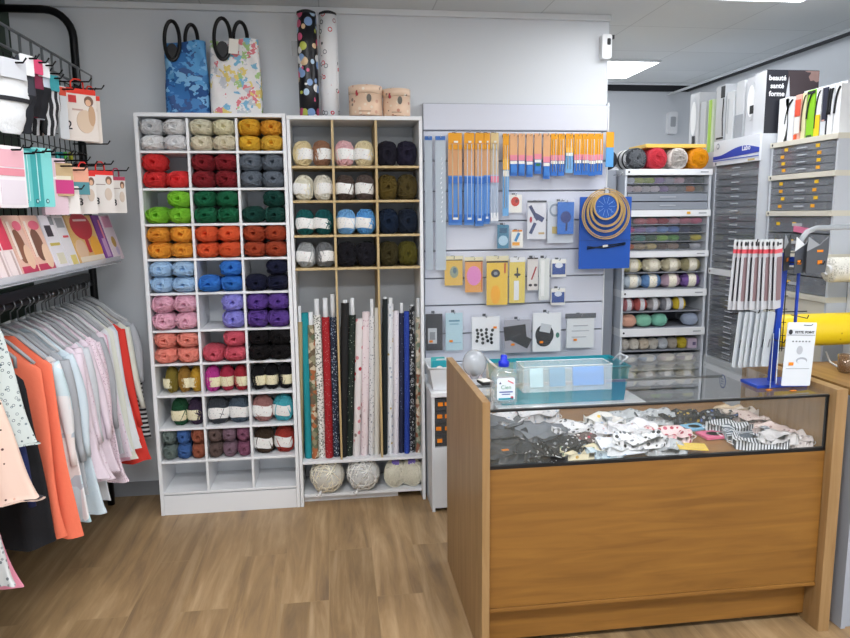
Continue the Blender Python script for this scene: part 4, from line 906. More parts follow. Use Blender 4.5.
# long clear box on the glass
xl, xr = at(528, 398, Z=TOPG).x, at(622, 396, Z=TOPG).x; yb = 2.42
o = empty('clear_box', 'long clear acrylic box lying along the counter, blue cards inside', 'box', ((xl+xr)/2, yb, TOPG+.0005)); w = (xr-xl)/2; AC = clear('F0F8FA', .85, .05)
g = G(); g.b2((-w, -.05, 0), (w, .05, .003), AC); g.b2((-w, -.05, .003), (w, -.047, .095), AC); g.b2((-w, .047, .003), (w, .05, .095), AC); g.b2((-w, -.047, .003), (-w+.003, .047, .095), AC); g.b2((w-.003, -.047, .003), (w, .047, .095), AC); g.build('box_body', o)
g = G(); g.tube([(-w, -.05, .096), (w, -.05, .096), (w, .05, .096), (-w, .05, .096)], .0018, mat('E9F2F4', .2), 6, closed=True); g.build('rim', o)
for i, (dx, ww, hh, lb) in enumerate(((-.10, .05, 'A9CFD8', 'pale card standing at the left in the clear acrylic box'), (-.02, .06, '4C8FB4', 'mid blue card standing inside the clear acrylic box'), (.10, .12, '2F86D4', 'wide bright blue card at the right in clear box'))):
    g = G(); g.rrect((0, .036), ww, .07, -.004, .004, .003, mat(hh, .4)); c_ = g.build('card_packet', None, ((xl+xr)/2+dx, yb+.01, TOPG+.0045), (-.15, 0, 0)); tag(c_, lb, 'card')

# ================================================================== DISPLAY STAND (blue)
p = at(778, 384, Z=TOPG); DX, DY = 1.632, 2.345
st = empty('display_stand', 'blue metal display stand with hooks on the counter\'s right end', 'display stand', (DX, DY, TOPG+.0005))
BLM = mat('1F44B0', .35)
g = G(); g.box((-.01, 0, .006), (.20, .11, .012), BLM); g.build('base', st, bev=.002)
g = G(); g.box((-.002, .01, .25), (.022, .014, .48), BLM, (0, R(3), 0)); g.build('post', st, bev=.001)
g = G(); g.box((.02, .012, .46), (.19, .012, .03), BLM); g.box((.07, .012, .33), (.008, .01, .26), BLM); g.build('crossbar', st, bev=.001)
WR = mat('1A1B1F', .35, .6)
g = G()
for (x, z, L) in ((-.17, .535, .09), (.0, .46, .09), (.09, .455, .09), (-.14, .285, .08), (.05, .26, .08), (-.02, .17, .06)):
    g.tube([(x, .01, z), (x, -L, z), (x, -L-.006, z+.012)], .002, WR, 6)
for z in (.49, .27): g.tube([(-.19, .02, z), (.12, .02, z)], .0022, WR, 6)
for x in (-.04, -.03, .02, .03): g.tube([(x, .022, .49), (x, .022, .12)], .0018, WR, 6)
for k in range(7): g.tube([(-.045, .022, .13+.05*k), (.04, .022, .13+.05*k)], .0016, WR, 6)
g.tube([(-.03, .02, .49), (-.03, .02, .535), (-.018, .02, .545), (-.008, .02, .535), (-.008, .02, .49)], .002, WR, 6)
g.build('wire_hooks', st)
HDR = mat('D9DCDE', .5); PINKB = mat('E05A66', .5)
DXS = DX-.10
for k in range(12):
    x = at(736+k*3.3, 275, Y=DY-.06).x; y = DY-.065-.004*(k % 3)
    o = empty('elastic_packet', 'red-banded elastic packet, %s from the left in the blue stand\'s upper fan' % NTH[k], 'packet', (x, y-.001*k, 1.452), 0, 'red banded packets on the blue stand', rot=(0, R(4-k*.7), R(27+rnd.uniform(-2, 2))))
    g = G(); w, h = .05, .24
    g.rrect((0, -.018), w, .034, -.001, .001, .006, HDR); g.ell((-.008, -.016), .006, .008, -.002, -.001, mat('25262C', .5)); g.box((.009, -.0015, -.017), (.014, .001, .006), mat('25262C', .5)); g.build('header_card', o)
    g = G(); g.box((0, 0, -.042), (w, .0022, .014), PINKB); g.build('red_band', o)
    g = G(); g.rrect((0, -.148), w, .2, -.001, .001, .004, clear('DADCE2', .25, .2)); g.rrect((0.004, -.14), w*.62, .155, -.003, -.0012, .004, mat(['16171C', '2C2D34', '8A7276'][k % 3], .6)); g.build('sleeve', o)
for k in range(6):
    x = at(741+k*5.6, 330, Y=DY-.05).x
    o = empty('white_packet', 'grey white packet, %s from the left in the blue stand\'s lower fan' % NTH[k], 'packet', (x, DY-.055-.004*(k % 2), 1.192), 0, 'grey white packets on the blue stand', rot=(0, R(9), R(33)))
    g = G(); g.rrect((0, -.1), .06, .2, -.0015, .0015, .008, mat('C6CCD2', .45)); g.box((.005, -.0025, -.115), (.005, .001, .03), mat('54585F', .5), (0, .2, 0)); g.build('sleeve', o)
for i, (px, py, wd, lb, rz, hx) in enumerate(((800, 252, .085, 'dark grey pleated mask in clear packet, right hook of stand', .35, '4C5058'), (812, 252, .09, 'dark mask packet with orange sticker, rightmost on stand', .15, '54575C'), (790, 250, .07, 'clear packet with black contents behind the grey mask packets', .7, '25272C'))):
    c_ = at(px, py, Y=DY-.045); y_ = DY-.06-.012*i if i < 2 else DY-.03
    o = empty('mask_packet', lb, 'packet', (c_.x, y_, c_.z+.055), 0, 'mask packets on the blue stand', rot=(0, 0, rz))
    g = G(); h = .13; pts = [(-wd/2, -.05), (wd*.1, -.028), (wd/2, .0), (wd*.54, -h*.45), (wd*.46, -h*.98), (-wd/2, -h)]
    g.prism(pts[::-1], -.0015, .0015, mat(hx, .35)); g.prism([(-wd/2, -.05), (wd*.1, -.028), (-wd*.45, .0)][::-1], -.0012, .0012, mat('E9ECEE' if i == 0 else '9A9EA4', .3))  # first packet's white corner triangle is a bright reflection painted in as colour
    g.build('packet_front', o)
    sticker(o, (-.02, .012, 0)[i], -.09, -.002, .02, .014)
    if i == 1: sticker(o, .01, -.05, -.002, .026, .008)
c0 = at(784, 322, Y=DY-.07); c1 = at(820, 386, Y=DY-.07)
w = .115; h = c0.z-TOPG-.016
o = empty('pattern_packet', 'white packet with black lettering standing at the stand\'s right', 'packet', (c0.x+w/2+.004, DY-.085, c0.z-.002), 0, None, rot=(0, R(2.5), .02))
g = G(); g.rrect((0, -h/2), w, h, -.001, .001, .005, mat('DDE3EA', .4)); 
INK = mat('30343C', .6); g.box((0, -.0015, -.012), (w*.96, .001, .026), mat('E6ECF2', .4)); g.tube([(.005, -.003, -.008), (.035, -.003, -.009), (.04, -.004, -.004)], .0013, INK, 5)
g.box((0, -.002, -.045), (w*.95, .001, .0015), INK); g.ell((-w*.38, -.034), .007, .009, -.003, -.001, INK)
add_text(g, 'FETTE. POINT', .0125, INK, T((.012, -.0022, -.035)), .0002)
for k in range(6): g.box((-.03+.013*k, -.0018, -.068), (.006, .001, .005), mat('7A7F88', .6))
g.ell((0, -.1), .012, .016, -.002, -.001, mat('B9BEC6', .6)); g.ell((.012, -.138), .022, .012, -.002, -.001, mat('A9AFB8', .6)); g.ell((.012, -.142), .018, .009, -.003, -.001, mat('DDE3EA', .4)); g.box((0, -.0018, -.168), (w*.8, .001, .002), mat('9AA0A8', .6)); g.build('front_sheet', o)
sticker(o, -.03, -.15, -.003, .018, .011)
for k in range(2):
    o = empty('pattern_packet', ['bluish packet edge just left of the lettered white packet', 'grey packet edge beside the blue stand post'][k], 'packet', (c0.x-.008-.014*k, DY-.06+.012*k, c0.z-.02-.02*k), 0, None, rot=(0, R(7), R(55)))
    g = G(); g.rrect((0, -h*.45), .05, h*.86, -.0012, .0012, .004, mat(['C4D6E4', 'B4BCC4'][k], .4)); g.box((.01, -.002, -h*.7), (.006, .001, .02), INK); g.build('front_sheet', o)
for i, (px, py) in enumerate(((756, 385), (793, 391))):
    pp = at(px, py, Z=TOPG); g = G(); g.box((0, 0, .0012), (.022, .012, .0016), ORANGE, (0, 0, .2)); o = g.build('price_tag', None, (pp.x, pp.y if i else 2.268, TOPG+.0004)); tag(o, ['orange price tag on the glass before the blue stand base, left one', 'orange price tag on the glass before the white lettered packet'][i], 'price tag')
# bent clear arm above the stand
o = empty('bent_plastic_arm', 'bent grey translucent plastic tube arched over the display stand', 'plastic arm', (1.9, 2.62, TOPG))
P = [at(797, 262, Y=2.6), at(798, 250, Y=2.6), at(801, 240, Y=2.6), at(807, 232, Y=2.6), at(816, 228, Y=2.6), at(850, 227, Y=2.6), at(905, 229, Y=2.6)]
P = [v-Vector((1.9, 2.62, TOPG)) for v in P]; P += [P[-1]+Vector((.03, .0, -.03)), P[-1]+Vector((.035, 0, -.3)), Vector((P[-1].x+.035, P[-1].y, .0))]
g = G(); g.tube(P, .011, clear('BFC6CC', .35, .1), 12); g.build('tube', o)

# ================================================================== RIGHT SIDE WORKTOP AND ROLLS
WT = wood('worktop_wood', '8A6638', 'AB8450', 'Y', 1, .4)
o = empty('side_worktop', 'wooden worktop on grey panels right of the glass counter', 'worktop', (2.2, 2.4, 0))
g = G(); g.b2((-.36, -.24, .885), (.65, .24, .915), WT); g.build('worktop_board', o, bev=.002)
g = G(); g.b2((-.34, -.22, 0), (.63, -.20, .884), mat('A9AFBA', .5)); g.build('front_panel', o, bev=.001)
g = G(); g.b2((-.36, -.23, 0), (-.342, .23, .884), mat('A9AFBA', .5)); g.build('side_panel', o, bev=.001)
def bolt(pa, pb, r, m, label, Y, group=None, core='D9DADC', lx=.9):
    a = at(*pa, Y=Y); b = at(*pb, Y=Y)
    o = empty('fabric_roll', label, 'fabric roll', (a.x, Y, a.z-r), 0); L = lx; g = G()
    g.lathe([(r*.96, 0), (r, .004), (r, L*.5), (r*.985, L), (r*.5, L)], m, 36, (0, 0, r), 'X'); g.build('cloth', o)
    g = G(); g.lathe([(r*.35, -.012), (r*.4, -.012), (r*.4, .1), (r*.35, .1), (r*.35, -.012)], mat(core, .7), 20, (0, 0, r), 'X'); g.build('cardboard_tube', o)
    return o
yr = dots('F2D21E', ['B08A14', 'C9A01A', 'E6C018'], 24, .1, .4)
bolt((772, 331), (850, 331), .070, yr, 'thick yellow fabric roll lying behind the display stand', 2.72, lx=.75)
bolt((829, 270), (850, 270), .055, dots('DCDAD0', ['A9A79E', 'F2F1EC'], 110, .3, .5, rndm=.1), 'white quilted roll lying above the yellow one', 2.80, lx=.5)
g = G()
zy, zw = at(800, 331, Y=2.72).z, at(829, 270, Y=2.8).z
g.tube([(.30, -.23, zy), (.85, -.23, zy)], .006, CHROME, 8); g.tube([(.30, -.15, zw), (.85, -.15, zw)], .006, CHROME, 8)
g.b2((.84, -.24, 0), (.86, -.14, 1.5), CHROME)
o = empty('roll_holder', 'steel rod holder carrying the yellow and white rolls', 'rack', (2.1, 2.95, 0)); g.build('holder_frame', o)
o = empty('glass_cup', 'brownish glass cup on the side worktop at right edge', 'cup', (*at(845, 372, Z=.916).xy, .9155)); g = G(); g.lathe([(.022, 0), (.028, .01), (.03, .07), (.028, .07), (.024, .01), (.001, .008)], clear('8A6A4A', .4, .1), 24); g.build('cup_body', o)
g = G(); g.lathe([(.0005, .0), (.02, .0), (.02, .03), (.0005, .03)], mat('5A4636', .6), 20, (0, 0, .011)); g.build('drink', o)
P = [at(826, 352, Z=.93), at(830, 362, Z=.922), at(840, 368, Z=.921), at(852, 372, Z=.921), at(870, 374, Z=.921)]
g = G(); g.tube([v-P[2] for v in P], .004, mat('D9DCE0', .4), 8); o = g.build('white_cable', None, P[2]); tag(o, 'white cable curling over the side worktop', 'cable')

# ================================================================== YARN DISPLAY CABINET (front facing)
QY = 3.95; QX0, QX1 = 1.705, 2.245; qx = (QX0+QX1)/2; QD = .34
zq = lambda y: at(665, y, Y=QY).z
yc = empty('yarn_cabinet', 'white thread cabinet with clear fronted rows of yarn balls, facing front', 'cabinet', (qx, QY, 0)); W2 = (QX1-QX0)/2
CABG = mat('C9CED6', .45)
g = G(); g.b2((-W2, 0, 0), (-W2+.014, QD, zq(171)), CABG); g.build('side_panel', yc, bev=.001); g = G(); g.b2((W2-.014, 0, 0), (W2, QD, zq(171)), CABG); g.build('side_panel', yc, bev=.001)
g = G(); g.b2((-W2+.015, QD-.01, .02), (W2-.015, QD, zq(172)), mat('6F7480', .6)); g.build('back_panel', yc)
bars = [(169, 175), (210, 216.5), (251, 257), (289.5, 296.5), (328, 335.5), (402, 409)]
for i, (a, b) in enumerate(bars):
    g = G(); g.b2((-W2-.002, -.008, zq(b)), (W2+.002, QD-.012, zq(a)), WHITE); g.ell((-W2+.02, (zq(a)+zq(b))/2), .006, .006, -.0092, -.008, DARK)
    g.box((W2-.05, -.009, (zq(a)+zq(b))/2), (.05, .001, .006), mat('9A9EA6', .5)); r_ = g.build('label_rail', yc, bev=.001)
sticker(yc, W2-.14, zq(213), -.010, .022, .014, mat('F0B63A', .5))
g = G(); g.b2((-W2+.015, .0, .02), (W2-.015, .012, zq(410)), CABG); g.build('front_panel', yc)
def rowtray(y0, y1, clearfront=True, tint='DDE2E8', amt=.8):
    z0, z1 = zq(y1), zq(y0)
    g = G(); g.b2((-W2+.016, .006, z0), (W2-.016, QD-.014, z0+.004), mat('8A8E98', .5)); tr = g.build('tray', yc)
    if clearfront:
        g = G(); g.b2((-W2+.018, .001, z0+.0002), (W2-.018, .004, z0+(z1-z0)*.92), clear(tint, amt, .1)); g.build('clear_front', tr)
    return z0+.0045, z1
ROWN = {}
def thread_row(y0, y1, cols, rown, kind='up', frac=1.0, start=0, band=None, slots=None, hgt=.86, front=True, amt=.95, names=None, name='thread_ball'):
    z0, z1 = rowtray(y0, y1, front, amt=amt); n = slots or len(cols); w = (2*W2-.04)/n; rz = min((z1-z0)*hgt/2, w*.9)
    for i, c in enumerate(cols):
        if c is None: continue
        cn = names[i] if names else ''
        x = qx-W2+.02+w*(i+.5)
        lb = '%s ball, %s from left, on the %s row of front facing cabinet' % (cn, NTH[i], rown)
        ck = {'up': 'up', 'side': 'side', 'end': 'end'}[kind]
        yarn_ball(ck, x, QY+.012+(.05 if kind != 'side' else .045), z0+rz, w/2-.0015, min(.045, w/2), rz, c, lb, 'balls in the front facing cabinet', band, name)
thread_row(176, 184, ['C9CCD4', 'B4BC5A', '9FB04A', 'A98FC0', 'B9B4C4', 'D9B9C9', '6A6470', '4E5A5A'], 'top clear', names=['grey white', 'yellow green', 'olive green', 'mauve', 'pale grey', 'pale pink', 'dark grey', 'dark green'])
thread_row(184.5, 192.5, ['C9B9C4', 'D9C4C9', 'D4CCD4', 'D4C9D6', 'A08AB9', '9A94A0', '8A8A8E', 'D9813A', '8C8A7A'], 'second clear', names=['mauve grey', 'blush', 'white', 'pale lilac', 'violet', 'grey', 'mid grey', 'orange', 'khaki'])
for k, (a, b) in enumerate(((193, 201), (201.5, 209.5))):
    z0, z1 = zq(b), zq(a); g = G(); g.b2((-W2+.018, .001, z0), (W2-.018, QD-.02, z1-.003), mat('8E949E', .25)); g.box((0, -.001, (z0+z1)/2), (.1, .004, .008), mat('A9AEB8', .2)); g.build('drawer', yc, bev=.001)
thread_row(217, 225, [None, 'D9707F', 'E0566A', 'C03048', 'E8A9BC', 'EE8AA4', 'E8709A'], 'third', names=['', 'rose', 'coral red', 'crimson', 'pale pink', 'pink', 'hot pink'])
thread_row(225.5, 233.5, ['D94A92', 'A98AC4', '8E92C9', '6F9AD4', '4A7AC9', '26305A', '1E2648'], 'fourth', names=['magenta', 'mauve', 'periwinkle', 'sky blue', 'blue', 'navy', 'dark navy'])
thread_row(234, 242, ['1E6A6A', '2A8A7A', '3E6A3A', '8FC43A', '5AA03A', '3A4A3A', 'D9CC3A'], 'fifth', names=['dark teal', 'sea green', 'forest green', 'lime', 'leaf green', 'dark green', 'yellow'])
thread_row(242.5, 250.5, ['E0702A', 'C9B08A', 'D9C48A', '6A4A3A', 'A98A7A', '2E2E34', 'DCDCE4'], 'sixth', names=['orange', 'tan', 'sand', 'brown', 'dusty brown', 'black', 'white'])
thread_row(258, 273, ['E6DDA8', 'DDD6BE', 'D2C9AC', 'B9B08A'], 'seventh', 'side', names=['pale yellow', 'cream', 'beige', 'khaki'], band=B_XW, front=False, hgt=.95, name='yarn_ball')
thread_row(273.5, 289, ['C9D4DC', '6F9ACC', 'C4A9B9', '7A5A9E'], 'eighth', 'side', names=['pale blue white', 'blue', 'pink lilac', 'purple'], band=B_XW, front=False, hgt=.95, name='yarn_ball')
thread_row(297, 312, ['C47A80', 'C2605A', 'A9A4A4', '8E8E96', 'DEC42A', None], 'ninth', 'side', names=['pink grey', 'brick red', 'stone grey', 'grey', 'bright yellow', ''], band=B_XG, hgt=.9, front=False, name='yarn_ball')
thread_row(312.5, 328, ['E2B09A', '8FCDB4', '86C9B4', None, 'A9B4C9'], 'tenth', 'side', names=['peach', 'mint green', 'second mint green', '', 'pale steel blue'], hgt=.86, front=False, name='yarn_ball')
thread_row(336, 351, ['D9D4CC', 'D6D0C6', 'DCCFBC', 'D0CCC4', 'CED2D8', 'B9B0A4', 'C9B42A', None], 'eleventh', 'end', names=['off white', 'white', 'cream', 'stone', 'grey white', 'taupe', 'mustard', ''], hgt=.75, front=False)
z0 = zq(351)+.0045; g = G(); g.rrect((0, .032), .06, .06, -.02, .02, .003, mat('CBB9CC', .5)); g.box((.012, -.021, .03), (.02, .001, .02), mat('6F6488', .5)); o = g.build('small_box', None, (QX1-.055, QY+.05, z0)); tag(o, 'small lilac box at the right end of the eleventh cabinet row', 'box')
thread_row(352, 370, ['B9BAC0', 'C4C0BE', 'CFC4B4', 'DCD4C4'], 'twelfth', 'side', names=['grey white', 'pale grey', 'beige', 'ivory'], amt=.8, hgt=.8)
thread_row(371, 388, ['D9D6B9', 'D4CBC9', 'CCCCD2', 'D9CFBC'], 'thirteenth', 'side', names=['pale green white', 'pinkish white', 'silver white', 'cream'], band=B_XG, amt=.88, hgt=.9)
thread_row(389, 402, ['BCB9B4', 'C9C4C4', 'BFC4C9', 'C4CCCC'], 'fourteenth', 'side', names=['stone', 'pale pink grey', 'blue grey', 'green grey'], amt=.75, hgt=.8)
# rolls on top, with the yellow lid
zt = zq(169)+.0005
for i, (px, c, lb) in enumerate(((637.6, '6E7278', 'grey rolled yarn cake, first of four atop the front facing cabinet'), (658, 'D9404E', 'coral red rolled yarn cake, second of four atop the cabinet'), (679, 'BFB9B4', 'pale stone rolled yarn cake, third of four atop the cabinet'), (700, 'E89A12', 'orange yellow yarn cake, rightmost of four atop the cabinet'))):
    a = at(px, 157.5, Y=QY+.01); r = .0615
    o = empty('yarn_cake', lb, 'yarn', (a.x, QY+.012, zt), 0, 'rolled yarn cakes on the cabinet')
    g = G(); g.lathe([(r*.93, 0), (r, .01), (r, .19), (r*.9, .2)], stripes('E9E9EA', '2A2C32', 16, 'Y', .4) if i == 0 else mat(['E9E9EA', 'C93848', 'D9D4CE', 'D98A1A'][i], .8, bump=.4), 32, (0, 0, r), 'Y'); g.build('outer_wrap', o)
    share(Y_END[i], 'yarn', o, (0, .035, r), (0, 0, 0), (r*.93, .05, r*.93), hexc(c))
for i, (px, Yb) in enumerate(((622, .02), (612, .10))):
    a = at(px, 158, Y=QY+Yb); r = .058
g = G()
za = zt+.124
g.b2((-.22, .02, 0), (.16, .26, .022), mat('F0C860', .5)); o = g.build('yellow_box_lid', None, (qx+.08, QY, za), bev=.003); tag(o, 'yellow tray lid lying across the rolled yarn cakes', 'lid')
g = G()
for k in range(2): g.lathe([(.055, 0), (.06, .01), (.06, .2), (.055, .21)], stripes('E9E9EA', '2A2C32', 22, 'Y', .4), 28, (0, 0, .0605), 'Y') if k == 0 else None
o = g.build('fabric_roll', None, (1.64, 4.05, zt)); tag(o, 'black and white striped roll just left of the grey yarn cake', 'fabric roll')
g = G(); g.b2((-.07, 0, 0), (.045, .30, zt-.0006), mat('9AA0AA', .5)); o = g.build('grey_cupboard', None, (1.645, 4.04, 0), bev=.002); tag(o, 'narrow grey cupboard in shade between slatwall end and thread cabinet', 'cupboard')

# ================================================================== CABINETS ALONG THE RIGHT (fronts face left)
def yz(px, py, X): v = at(px, py, X=X); return v.y, v.z
BXF = 2.26
def side_cab(name, label, X, Y0, Y1, depth, ztop):
    """origin at the far front corner; local x runs towards the camera, local y into the cabinet"""
    o = empty(name, label, 'cabinet', (X, Y1, 0), -PI/2)
    L = Y1-Y0
    g = G(); g.b2((0, 0, 0), (.014, depth, ztop), CABG); g.build('side_panel', o, bev=.001); g = G(); g.b2((L-.014, 0, 0), (L, depth, ztop), CABG); g.build('side_panel', o, bev=.001)
    g = G(); g.b2((.0145, depth-.01, .0), (L-.0145, depth, ztop-.001), CABG); g.build('back_panel', o)
    g = G(); g.b2((.0145, .0, ztop-.016), (L-.0145, depth-.011, ztop), WHITE); g.build('top_panel', o)
    return o, L
zb = lambda py, px=715, X=BXF: at(px, py, X=X).z
o, L = side_cab('thread_cabinet', 'tall thread cabinet with white header and blue wave, slim clear drawers', BXF, 3.495, 3.945, .36, 1.955)
g = G(); g.b2((-.001, -.012, 1.815), (L+.001, 0, 1.955), mat('E4E9F0', .4)); 
def wave(z, a, b): return [(L*k/16, z+.012*math.sin(k/16*PI*1.3-.9)+.014*(k/16)) for k in range(17)]
up = [(L*k/16, 1.868+.006*k/16+.034*max(0, math.sin((k/16-.15)*PI))**1.5) for k in range(17)]; dn = [(L*k/16, 1.848+.012*(k/16)) for k in range(17)]
g.prism(dn+up[::-1], -.0145, -.0125, mat('2344B4', .4)); g.box((L/2, -.0145, 1.842), (L, .002, .005), mat('4C6CC8', .4)); 
g.ell((.045, 1.925), .014, .017, -.0135, -.012, mat('8A93A4', .4)); g.ell((.045, 1.925), .008, .011, -.0145, -.0125, mat('E4E9F0', .4))
add_text(g, 'Labo', .040, mat('EEF2FA', .4), T((L*.74, -.0152, 1.892)), .0006)
g.box((L*.85, -.0135, 1.826), (.06, .002, .008), mat('C9B36A', .5)); g.ell((.03, 1.826), .007, .008, -.0135, -.012, mat('6F7684', .4)); g.build('header_board', o, bev=0)
def drawers(o, L, z1, z0, n, cols, lbl=0, tint=.35, labelcols=(), D=.33):
    dz = (z1-z0)/n
    for k in range(n):
        z = z1-(k+1)*dz; g = G(); hx = cols[k % len(cols)]
        g.b2((.0155, .006, z+.0015), (L-.0155, D, z+dz-.0015), dots(hx, ['8A8E98', '5A5E68', 'A9747C', 'C4C6CC'], 42, .22, .4)); g.b2((.0155, .001, z+.0015), (L-.0155, .006, z+dz-.0015), clear('B4B9C2', .6, .08))
        g.box((L*.5, -.002, z+dz*.5), (.07, .006, dz*.18), clear('D9DDE4', .3, .1)); d = g.build('drawer', o)
        for q in labelcols:
            sticker(d, L*(q+rnd.uniform(-.03, .03)), z+dz*.55, .001, .028, .016, mat(['F0C02A', 'EFA82A'][k % 2], .5))
ZT = zb(268, 707); 
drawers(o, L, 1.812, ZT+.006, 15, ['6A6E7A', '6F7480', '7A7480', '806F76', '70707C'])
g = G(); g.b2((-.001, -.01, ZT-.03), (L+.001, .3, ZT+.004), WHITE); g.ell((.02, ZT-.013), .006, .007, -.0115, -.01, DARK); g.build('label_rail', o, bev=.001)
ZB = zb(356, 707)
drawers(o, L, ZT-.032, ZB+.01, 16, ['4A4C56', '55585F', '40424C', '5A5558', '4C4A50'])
g = G(); g.b2((-.001, -.01, .0), (L+.001, .3, ZB+.006), mat('D4D8DE', .4)); g.ell((L*.5, ZB-.11), .033, .042, -.012, -.0098, mat('5A6AA4', .4)); g.ell((L*.5, ZB-.11), .025, .034, -.013, -.011, mat('D4D8DE', .4))
for k in range(3): g.box((L*.5, -.013, ZB-.125+.015*k), (.032, .002, .006), mat('5A6AA4', .4))
g.build('base_cabinet', o, bev=.001)
# drawer cabinet nearer
DXF = 2.31; o, L = side_cab('drawer_cabinet', 'cream metal cabinet of grey drawers with yellow labels, nearer the camera', DXF, 2.985, 3.485, .42, 1.895)
zd = lambda py: at(775, py, X=DXF).z
CRM = mat('DAD6C8', .5)
rails = [(143, 148), (175.5, 180.5), (211, 216), (250, 255), (289, 294)]
for a, b in rails:
    g = G(); g.b2((-.001, -.008, zd(b)), (L+.001, .3, zd(a)), CRM); g.ell((.02, (zd(a)+zd(b))/2), .006, .007, -.0095, -.008, DARK); g.build('label_rail', o, bev=.001)
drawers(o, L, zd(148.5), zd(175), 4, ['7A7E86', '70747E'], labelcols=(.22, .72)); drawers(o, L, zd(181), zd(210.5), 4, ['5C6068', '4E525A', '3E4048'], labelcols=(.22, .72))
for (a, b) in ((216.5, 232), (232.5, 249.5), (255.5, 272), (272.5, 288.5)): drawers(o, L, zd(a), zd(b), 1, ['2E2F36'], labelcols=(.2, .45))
g = G(); g.b2((.0145, .0, .0), (L-.0145, .014, zd(294.5)), CRM); g.build('front_panel', o)
# packets of ribbon lying in the open drawer
g = G(); g.rrect((0, 0), .12, .03, -.002, .002, .005, mat('E07A9E', .5)); p_ = at(800, 230, X=DXF-.012); ob = g.build('ribbon_packet', None, (DXF-.004, p_.y, p_.z), (0, .1, -PI/2)); tag(ob, 'pink ribbon packet hung on the nearer drawer cabinet', 'packet')
g = G(); g.b2((0, 0, 0), (.9, .35, 1.94), mat('A9B2AC', .6)); 
for k in range(12):
    g.b2((.0, -.001, 1.02+k*.075), (.9, 0, 1.024+k*.075), mat('8E9890', .6))
ob = g.build('grey_shelf_cabinet', None, (DXF+.425, 3.02, 0)); tag(ob, 'grey green slotted cabinet side at the photo\'s right edge', 'cabinet')
ob = empty('shelf_rack', 'white shelf rack with black thread cones at the right edge', 'shelf', (2.62, 2.9, .9155)); 
g = G(); g.b2((-.21, 0, -.915), (-.195, .08, .45), WHITE); g.build('upright', ob); g = G(); g.b2((.14, 0, -.915), (.155, .08, .45), WHITE); g.build('upright', ob)
g = G(); 
for z in (.10, .25, .40): g.b2((-.194, 0, z), (.139, .08, z+.01), WHITE)
g.build('shelf', ob)
for r_ in range(3):
    for k in range(6):
        cz = [.0, .1105, .2605][r_]
        g = G(); g.lathe([(.024, 0), (.024, .004), (.018, .006), (.014, .07), (.019, .072), (.019, .076)], mat('1C1D22', .6), 16)
        o2 = g.build('thread_cone', None, (2.455+k*.054, 2.94, .9155+cz+.0005)); tag(o2, 'black thread cone on the %s level of the white shelf rack, %s from left' % (['lowest', 'middle', 'upper'][r_], NTH[k]), 'thread cone', 'black thread cones')

# ---------------- boxes on top of the side cabinets
def sbox(px0, px1, pyt, pyb, X, depth, m, label, ztop, deco=None, cat='box', rz=0, name='carton'):
    """box whose printed end faces left, standing on the cabinet top"""
    ym = (pyt+pyb)/2
    a = at(px0, pyb, X=X); b = at(px1, pyb, X=X); tz = at((px0+px1)/2, pyt, X=X).z
    L = abs(a.y-b.y)-.003; h = tz-ztop
    o = empty(name, label, cat, (X, a.y, ztop), -PI/2+rz, 'pattern boxes on the right hand cabinets')
    g = G(); g.b2((0, 0, .0005), (L, depth, h), m); g.build('box_body', o, bev=.002)
    return o, L, h
BT = 1.9555; DT = 1.8955
BW = mat('D0D3D8', .5)
hb = empty('tall_cupboard', 'tall pale cupboard beyond the thread cabinets carrying white boxes', 'cupboard', (2.62, 4.32, 0), 0)
g = G(); g.b2((-.34, -.36, 0), (.3, 1.3, 1.905), CABG); g.build('cupboard_body', hb)
TT = 1.9055
XB = 2.30
